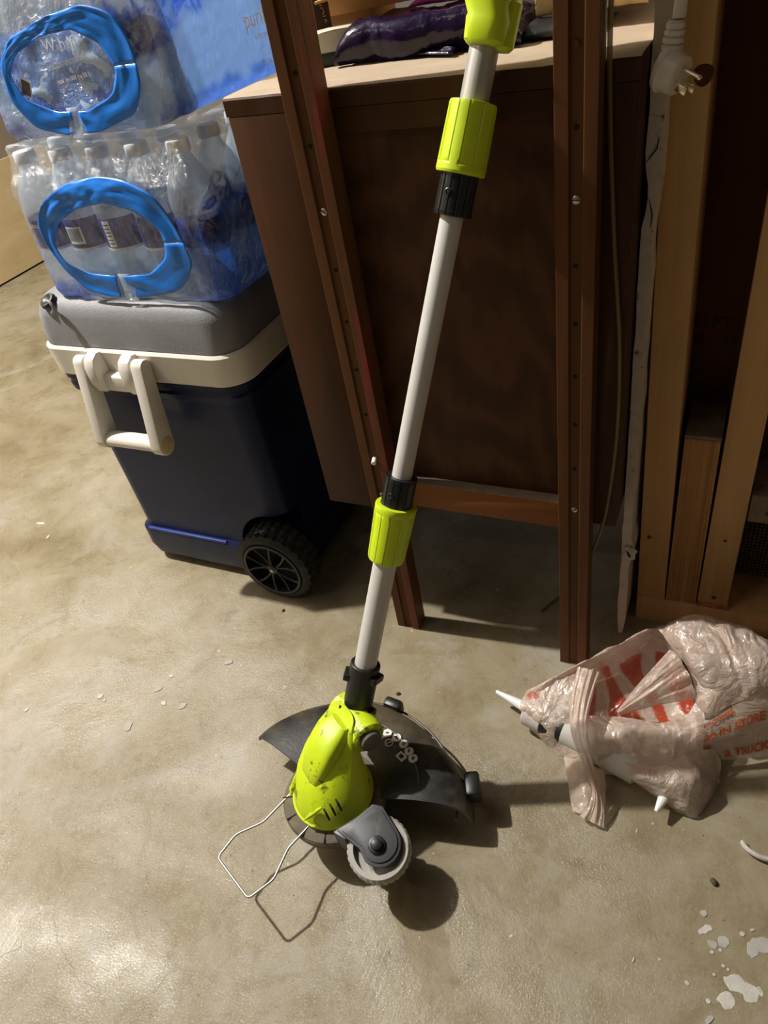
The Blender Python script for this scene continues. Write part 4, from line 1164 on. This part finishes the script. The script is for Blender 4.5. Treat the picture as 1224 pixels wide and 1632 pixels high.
# ------------------------------------------------------------------ plug on its cord
pg = thing('power_plug', 'white three prong power plug hanging in front of the drywall edge', 'plug', (-.080, .762, .765))
cord = smoothpath([(-.0815, .765, .822), (-.0805, .766, .845), (-.077, .768, .90), (-.072, .77, 1.0), (-.07, .772, 1.2), (-.07, .775, 1.6)])
build(MB().tube(cord, .0054, 14), 'cord', M['plug'], pg)
axp = V(.0035, 0.0, 1).normalized(); axp = V(.10, .02, 1).normalized(); sb = V(-.0855, .7635, .797)
prof = []
for i in range(5):
    prof += [(i * .0054, .0094 - i * .0004), (i * .0054 + .0036, .0094 - i * .0004), (i * .0054 + .0037, .0068), (i * .0054 + .0053, .0068)]
build(MB().lathe(sb - axp * .003, axp, prof, 24), 'strain_relief', M['plug'], pg, smooth=30)
FD = V(.80, -.50, -.32).normalized()      # direction the prongs point
SU = (axp - FD * axp.dot(FD)).normalized(); SS = FD.cross(SU)
def psec(d, rx, ry, e=2.4, n=32, drop=0):
    rx *= 1.12; ry *= 1.12; c = V(-.0840, .7600, .7835) + FD * d + SU * drop
    return [c + SS * rx * math.copysign(abs(math.cos(2 * PI * i / n)) ** (2 / e), math.cos(2 * PI * i / n)) + SU * ry * math.copysign(abs(math.sin(2 * PI * i / n)) ** (2 / e), math.sin(2 * PI * i / n)) for i in range(n)]
pbod = build(MB().loft([psec(-.011, .009, .012), psec(-.0095, .0125, .0155), psec(-.004, .0138, .0168), psec(-.003, .0125, .0155), psec(.001, .0118, .0148), psec(.010, .0112, .0138), psec(.0105, .0105, .013)]), 'plug_body', M['plug'], pg, smooth=35)
c = V(-.0840, .7600, .7835)
for q, nm in ((V(0, 0, 0) + SU * .004 + SS * .0045, 'prong'), (SU * .004 - SS * .0045, 'prong')):
    pass
build(MB().cyl(c + FD * .009 + SU * .006, c + FD * .0285 + SU * .006, .0024, n=16), 'ground_pin', M['prong'], pbod)
build(MB().lathe(c + FD * .0285 + SU * .006, FD, [(0, .0024), (.0015, .0018), (.002, .0008)], 16), 'pin_tip', M['prong'], pbod)
for s_ in (-1, 1):
    build(MB().obox(c + FD * .0165 - SU * .006 + SS * s_ * .0055, FD, SU, SS, .016, .0062, .0015), 'blade', M['prong'], pbod, bevel=.0003)

# ------------------------------------------------------------------ vinyl tubing
tb1 = smoothpath([(-.127, .7385, 1.0), (-.1325, .7385, .845), (-.1300, .7385, .751), (-.122, .7385, .637), (-.1125, .7385, .527), (-.111, .7385, .412), (-.1200, .7385, .294), (-.134, .742, .225), (-.165, .80, .10), (-.190, .845, .012), (-.21, .84, .0035), (-.228, .806, .0035)])
tag(build(MB().tube(tb1, .0023, 10), 'vinyl_tube', M['vinyl'], smooth=60, loc=(-.12, .74, 0)), 'thin yellowed clear tube hanging beside the right cabinet post', 'tube')

# ------------------------------------------------------------------ bag and caulk tubes
def caulk(name, label, tip, axis, blen, r, nl, lab=None):
    ax = V(axis).normalized(); tip = V(tip); t0 = tip - ax * nl
    c_ = thing(name, label, 'caulk tube', (t0.x - ax.x * blen / 2, t0.y - ax.y * blen / 2, 0))
    build(MB().lathe(tip - ax * nl, ax, [(0, .0085), (.004, .0078), (nl - .001, .0026), (nl, .0022)], 20), 'nozzle', M['nozzle'], c_)
    build(MB().lathe(t0 - ax * blen, ax, [(0, r * .96), (.002, r), (blen - .012, r), (blen - .010, r * 1.02), (blen - .003, r * 1.02), (blen - .001, r * .9), (blen, r * .45)], 36), 'barrel', M['caulk'], c_)
    if lab:
        build(MB().lathe(t0 - ax * lab[1], ax, [(0, r * 1.012), (lab[1] - lab[0], r * 1.012)], 36, cap=False), 'label_band', M['caulk_black'], c_)
    return c_
ct1 = caulk('caulk_tube', 'white caulk tube with black label, nozzle poking left out of the bag', (-.2445, .6130, .030), (-.94, .26, .02), .165, .0235, .052, (.030, .062))
caulk('caulk_tube', 'white caulk tube with its nozzle poking out of the bag front', (-.0065, .5035, .022), (-.28, -.96, -.02), .16, .0225, .03)
text('label_text', 'DAP', .012, M['white_ink'], ct1, (-.153, .5790, .050), (.94, -.26, 0), (.12, .5, .8))

bag = thing('plastic_bag', 'crumpled translucent beige shopping bag with orange print holding caulk tubes', 'shopping bag', (-.02, .64, 0))
def crumple(P, amp, seed):
    nr = len(P); nc = len(P[0]); out = []
    for j in range(nr):
        row = []
        for i in range(nc):
            p = P[j][i]
            du = P[j][min(i + 1, nc - 1)] - P[j][max(i - 1, 0)]; dv = P[min(j + 1, nr - 1)][i] - P[max(j - 1, 0)][i]
            nrm = du.cross(dv)
            nrm = nrm.normalized() if nrm.length > 1e-9 else V(0, 0, 1)
            q = p * 24 + V(seed, seed * .7, 0)
            q = q + V(noise.noise(q * .6), noise.noise(q * .6 + V(7, 0, 0)), 0) * .8
            d = noise.noise(q * .7) * .8 - abs(noise.noise(q * .9)) * 2.4 - abs(noise.noise(V(q.x * 2.6 + q.y * 1.2, q.y * .9 - q.x * .5, q.z * 1.5))) * .9 + .9
            e = p + nrm * d * amp
            if e.z < .0012: e.z = .0012
            row.append(e)
        out.append(row)
    return out
BAG = {
    'back': [[(-0.2005, 0.6293, 0.003), (-0.1717, 0.649, 0.003), (-0.1289, 0.6835, 0.003), (-0.0887, 0.7179, 0.003), (-0.0522, 0.7489, 0.003), (-0.0179, 0.754, 0.003)], [(-0.2005, 0.6043, 0.045), (-0.1717, 0.624, 0.07), (-0.1289, 0.6585, 0.085), (-0.0887, 0.6929, 0.095), (-0.0522, 0.7239, 0.105), (-0.0179, 0.729, 0.11)], [(-0.1852, 0.5966, 0.035), (-0.1626, 0.6144, 0.05), (-0.1232, 0.6537, 0.055), (-0.0821, 0.6889, 0.055), (-0.04, 0.721, 0.055), (-0.0031, 0.7104, 0.06)], [(-0.172, 0.5954, 0.012), (-0.1429, 0.6046, 0.012), (-0.1067, 0.6411, 0.015), (-0.0656, 0.6537, 0.015), (-0.0179, 0.6739, 0.015), (0.0173, 0.6865, 0.02)], [(-0.1559, 0.5844, 0.012), (-0.1237, 0.5973, 0.008), (-0.0901, 0.624, 0.008), (-0.0538, 0.6354, 0.008), (-0.0139, 0.6465, 0.01), (0.0201, 0.6605, 0.02)]],
    'hump': [[(-0.0445, 0.7505, 0.003), (-0.0217, 0.7564, 0.003), (0.0045, 0.7663, 0.003), (0.0514, 0.7676, 0.003), (0.0935, 0.7547, 0.003), (0.1592, 0.7402, 0.003)], [(-0.0445, 0.7305, 0.1), (-0.0217, 0.7364, 0.115), (0.0045, 0.7463, 0.125), (0.0514, 0.7476, 0.125), (0.0935, 0.7347, 0.12), (0.1592, 0.7202, 0.1)], [(-0.0152, 0.6877, 0.11), (-0.0, 0.6794, 0.125), (0.0256, 0.681, 0.132), (0.0621, 0.6863, 0.132), (0.0941, 0.6838, 0.13), (0.166, 0.6868, 0.1)], [(0.0127, 0.6597, 0.095), (0.022, 0.6531, 0.107), (0.0412, 0.6526, 0.115), (0.0727, 0.6627, 0.118), (0.0967, 0.6668, 0.118), (0.1678, 0.6803, 0.09)], [(0.0202, 0.6464, 0.072), (0.029, 0.6317, 0.075), (0.0452, 0.6282, 0.08), (0.0715, 0.6463, 0.092), (0.0988, 0.6626, 0.105), (0.1698, 0.6834, 0.08)]],
    'printed': [[(0.0082, 0.5936, 0.06), (0.038, 0.6182, 0.073), (0.0704, 0.6454, 0.09), (0.099, 0.6652, 0.103), (0.1689, 0.6942, 0.085)], [(0.0033, 0.5861, 0.04), (0.0418, 0.6043, 0.05), (0.0757, 0.6247, 0.06), (0.1061, 0.6454, 0.062), (0.1756, 0.6875, 0.05)], [(0.0017, 0.5845, 0.015), (0.0463, 0.601, 0.012), (0.083, 0.6161, 0.01), (0.1149, 0.6335, 0.008), (0.1843, 0.6822, 0.005)]],
    'front': [[(-0.1115, 0.5979, 0.05), (-0.0715, 0.6047, 0.055), (-0.0239, 0.6049, 0.06), (0.008, 0.6237, 0.066), (0.0239, 0.6421, 0.078)], [(-0.1021, 0.5724, 0.054), (-0.0636, 0.5819, 0.058), (-0.021, 0.5829, 0.062), (0.0107, 0.6013, 0.064), (0.0345, 0.6192, 0.07)], [(-0.0888, 0.5476, 0.046), (-0.0504, 0.5527, 0.05), (-0.0161, 0.5545, 0.05), (0.0119, 0.5701, 0.05), (0.0351, 0.5965, 0.05)], [(-0.0784, 0.5403, 0.01), (-0.0511, 0.5434, 0.015), (-0.017, 0.5436, 0.03), (0.0105, 0.5576, 0.04), (0.0421, 0.5853, 0.03)]],
    'left': [[(-0.1986, 0.6146, 0.05), (-0.1738, 0.6249, 0.068), (-0.1319, 0.6526, 0.08)], [(-0.2007, 0.5902, 0.055), (-0.1689, 0.6049, 0.06), (-0.1196, 0.6154, 0.066)], [(-0.1963, 0.578, 0.038), (-0.1569, 0.5733, 0.05), (-0.1087, 0.5842, 0.056)], [(-0.186, 0.579, 0.006), (-0.1397, 0.5533, 0.012), (-0.0921, 0.5453, 0.03)], [(-0.1741, 0.578, 0.002), (-0.1268, 0.542, 0.002), (-0.0831, 0.5317, 0.006)]],
    'low': [[(-0.0524, 0.5414, 0.052), (-0.0117, 0.5495, 0.05), (0.0219, 0.5808, 0.05), (0.0506, 0.6014, 0.04)], [(-0.0415, 0.5234, 0.047), (-0.005, 0.5289, 0.049), (0.0296, 0.5472, 0.045), (0.0607, 0.5987, 0.02)], [(-0.018, 0.5281, 0.022), (0.0129, 0.5208, 0.022), (0.04, 0.5296, 0.018), (0.062, 0.5844, 0.006)], [(-0.0142, 0.5363, 0.004), (0.022, 0.5206, 0.003), (0.0441, 0.5264, 0.003), (0.0642, 0.582, 0.002)]],
    'flap': [[(-0.074, 0.6086, 0.06), (-0.0729, 0.6069, 0.06), (-0.072, 0.6066, 0.058), (-0.0701, 0.6062, 0.055)], [(-0.0488, 0.6397, 0.097), (-0.0381, 0.6301, 0.1), (-0.0289, 0.625, 0.09), (-0.0259, 0.6233, 0.073)], [(-0.0209, 0.6814, 0.122), (-0.0057, 0.6675, 0.118), (0.0083, 0.6557, 0.105), (0.0189, 0.6426, 0.082)]],
    'tail': [[(-0.1319, 0.5457, 0.02), (-0.1018, 0.5329, 0.04), (-0.0764, 0.5352, 0.03)], [(-0.1174, 0.5118, 0.02), (-0.0913, 0.5025, 0.03), (-0.069, 0.5186, 0.02)], [(-0.1047, 0.4808, 0.005), (-0.0819, 0.4774, 0.014), (-0.0664, 0.5031, 0.006)]],
}
STRAP = [(-0.1189, 0.6428, 0.09), (-0.118, 0.5912, 0.085), (-0.1125, 0.5547, 0.075), (-0.0955, 0.5248, 0.056), (-0.08, 0.5051, 0.032), (-0.077, 0.4874, 0.018), (-0.0793, 0.4728, 0.008)]

RED = (.72, .075, .02)
def red_inside(p):
    if p.z > .066 or p.y < .598 or p.x > .04: return 0.0
    k = math.sin((p.x * .8 + p.y * .5) * 150 + 6 * noise.noise(p * 14))
    return sstep(-.15, .2, k) * sstep(-.14, -.12, p.x)
def red_none(p): return 0.0
def red_back(p):
    # print patch near the top of the back wall
    return .85 * sstep(.022, .012, (p - V(-.045, .76, .105)).length) if p.z > .06 else red_inside(p)
def red_left(p): return .7 * sstep(.012, .006, (p - V(-.187, .604, .058)).length)
mbs = []; cols = []
def addpatch(key, nu, nv, amp, seed, fn, pleat=None):
    P = resample(BAG[key], nu, nv)
    if pleat: P = pleat(P)
    P = crumple(P, amp, seed)
    for r in P:
        for p in r: cols.append((RED[0], RED[1], RED[2], fn(p)))
    mbs.append(P)
def fan(P):
    out = []
    for j, r in enumerate(P):
        t = j / (len(P) - 1); row = []
        for i, p in enumerate(r):
            u = i / (len(r) - 1)
            row.append(p + V(0.2, -.5, 1).normalized() * ((.0075 * noise.noise(V(u * 7, t * .6, 2)) + .0016 * noise.noise(V(u * 13, t * 1.2, 6))) * (.25 + .75 * math.sin(t * PI * .8))))
        out.append(row)
    return out
addpatch('back', 110, 90, .0024, 1.0, red_back)
addpatch('hump', 120, 100, .0036, 2.0, red_none)
addpatch('printed', 80, 50, .0010, 3.0, red_none)
addpatch('front', 100, 70, .0028, 4.0, red_none)
addpatch('left', 70, 80, .0026, 5.0, red_left)
addpatch('low', 70, 60, .0026, 6.0, red_none)
addpatch('flap', 100, 60, .0010, 7.0, red_none, fan)
addpatch('tail', 44, 50, .0030, 8.0, red_none)
mb = MB()
for P in mbs: mb.grid(P)
def print_attr(o, cl):
    ca = o.data.color_attributes.new('print', 'FLOAT_COLOR', 'POINT'); flat = []
    for c in cl: flat += list(c)
    ca.data.foreach_set('color', flat)
bo = build(mb, 'bag_body', M['bag'], bag, smooth=50)
print_attr(bo, cols)
# gathered handle strap
sp = smoothpath(STRAP, 7); hw = [.015, .013, .011, .0075, .0045, .011, .017]
P = []
for j, p in enumerate(sp):
    t = j / (len(sp) - 1) * 6; k = min(int(t), 5); wd_ = hw[k] + (hw[k + 1] - hw[k]) * (t - k)
    tan = (sp[min(j + 1, len(sp) - 1)] - sp[max(j - 1, 0)]).normalized()
    nrm = (V(0, -.75, .66) - tan * V(0, -.75, .66).dot(tan)).normalized(); sid = nrm.cross(tan).normalized()
    if sid.x < 0: sid = -sid
    row = []
    for i in range(33):
        u = i / 32 * 2 - 1
        q = p + sid * wd_ * u + nrm * (.0055 * noise.noise(V(u * 3.2 + .35 * math.sin(j * .13), j * .035, 4)) + .0010 * noise.noise(V(u * 7 + .2 * math.sin(j * .3), j * .06, 9)) + .003 * (1 - u * u))
        if q.z < .0015: q.z = .0015
        row.append(q)
    P.append(row)
so = build(MB().grid(P), 'bag_handle', M['bag'], bag, smooth=50)
print_attr(so, [(1, 1, 1, 0.0)] * (len(P) * 33))
# printed words, bent onto the printed panel
PP = resample(BAG['printed'], 60, 30); PP = crumple(PP, .0010, 3.0)
def bend(o, u0, v0, su, sv, rot=0.0):
    b = BASE[o.name]
    for vt in o.data.vertices:
        x, y = vt.co.x, vt.co.z
        u = u0 + (x * math.cos(rot) - y * math.sin(rot)) * su; v = v0 - (x * math.sin(rot) + y * math.cos(rot)) * sv
        fi = max(0, min(58.999, u * 59)); fj = max(0, min(28.999, v * 29)); i = int(fi); j = int(fj); a = fi - i; c_ = fj - j
        p = (PP[j][i] * (1 - a) + PP[j][i + 1] * a) * (1 - c_) + (PP[j + 1][i] * (1 - a) + PP[j + 1][i + 1] * a) * c_
        n_ = (PP[j][i + 1] - PP[j][i]).cross(PP[j + 1][i] - PP[j][i]).normalized()
        if n_.y > 0: n_ = -n_
        vt.co = p + n_ * .0018 - BASE[bag.name]
    o.parent = bo
for body_, size, u0, v0, rot in (('HOME,', .016, .33, .10, .0), ('UP IN STORE', .019, .46, .40, .02), ('original', .009, .20, .62, .0), ('TOOL & TRUCK', .019, .42, .82, .04)):
    o = text('bag_print', body_, size, M['orange_ink'], floor, (0, 0, 0), (1, 0, 0), (0, 0, 1), bold=.0006)
    bend(o, u0, v0, 1 / .20, 1 / .115, rot)

# ------------------------------------------------------------------ floor marks and debris
def splat(x, y, r, mat, seed, asp=1.0, h=.0009, ang=0.0):
    n = 22; P0 = []; P1 = []
    for i in range(n):
        t = 2 * PI * i / n
        rr = r * (1 + .35 * noise.noise(V(math.cos(t) * 1.6, math.sin(t) * 1.6, seed)) + .12 * noise.noise(V(math.cos(t) * 5, math.sin(t) * 5, seed)))
        a, b = rr * math.cos(t), rr * math.sin(t) * asp
        P0.append((x + a * math.cos(ang) - b * math.sin(ang), y + a * math.sin(ang) + b * math.cos(ang), .0001))
        P1.append((x + .93 * (a * math.cos(ang) - b * math.sin(ang)), y + .93 * (a * math.sin(ang) + b * math.cos(ang)), h))
    m_b = MB().loft([P0, P1], cap=False)
    m_b.add(P1 + [(x, y, h)], [(i, (i + 1) % n, n) for i in range(n)])
    return build(m_b, 'paint_spot', mat, floor, smooth=60)
for i, (x, y, r, m_, asp) in enumerate(((.098, .349, .0115, 'paint', .7), (.111, .345, .010, 'paint', .8), (.090, .330, .0095, 'paint', .8), (.121, .350, .0045, 'paint', .6), (.062, .392, .0065, 'paint', .6), (.066, .396, .004, 'paint', 1), (.072, .380, .0046, 'paint_thin', 1), (.083, .387, .0062, 'paint_thin', .9), (.112, .391, .010, 'paint_thin', .6), (.122, .398, .012, 'paint_thin', .7), (.080, .377, .002, 'paint', 1), (.072, .372, .002, 'paint', 1), (.051, .332, .0026, 'paint', .7), (.073, .322, .0024, 'paint', 1), (.084, .362, .0018, 'paint', 1), (.089, .360, .0016, 'paint', 1), (.060, .410, .004, 'paint_thin', 1), (.100, .402, .0026, 'paint', 1), (.110, .41, .003, 'paint_thin', .6), (.076, .350, .0016, 'paint', 1), (.075, .305, .006, 'paint_thin', .5), (.021, .345, .002, 'paint', .5), (-.005, .335, .003, 'paint', .3),
        (-1.356, .773, .011, 'paint', .35), (-1.30, .74, .006, 'paint', .5), (-.879, .433, .006, 'paint', .8), (-.865, .428, .0025, 'paint', 1), (-.787, .475, .007, 'paint_thin', .6), (-.76, .455, .006, 'paint', .6), (-.725, .46, .007, 'paint_thin', .8), (-.782, .505, .005, 'paint', .5), (-.99, .37, .0035, 'paint', 1), (-.70, .56, .008, 'paint_thin', .7), (-.79, .40, .009, 'paint_thin', .7))):
    splat(x, y, r, M[m_], i * 3.1, asp, .0004 + i * .00003, (i * 1.7) % 3)
def pebble(x, y, r, label, mat='pebble', name='pebble'):
    o = build(MB().lathe((x, y, 0.0002), (0, 0, 1), [(0, r * .6), (r * .35, r), (r * .8, r * .85), (r * 1.15, r * .3)], 12, rf=lambda t, q, th: q * (1 + .2 * math.sin(2 * th + r * 9000))), name, M[mat], smooth=50, loc=(x, y, 0))
    return tag(o, label, 'debris')
pebble(.067, .449, .0042, 'small dark round pebble on the floor below the bag')
pebble(-.395, .585, .0032, 'dark crumb on the floor behind the trimmer guard')
pebble(-.665, .690, .003, 'tiny dark chip on the floor near the cooler wheel')
# curled plaster chip at the right edge
ch = tag(build(MB().tube(smoothpath([(.093, .508, .004), (.097, .500, .007), (.108, .494, .008), (.122, .494, .006), (.14, .50, .004)]), [.0012] + [.003] * 22 + [.002, .0012], 8), 'plaster_chip', M['paint'], loc=(.11, .5, 0)), 'curled white plaster chip on the floor at the right edge', 'debris')
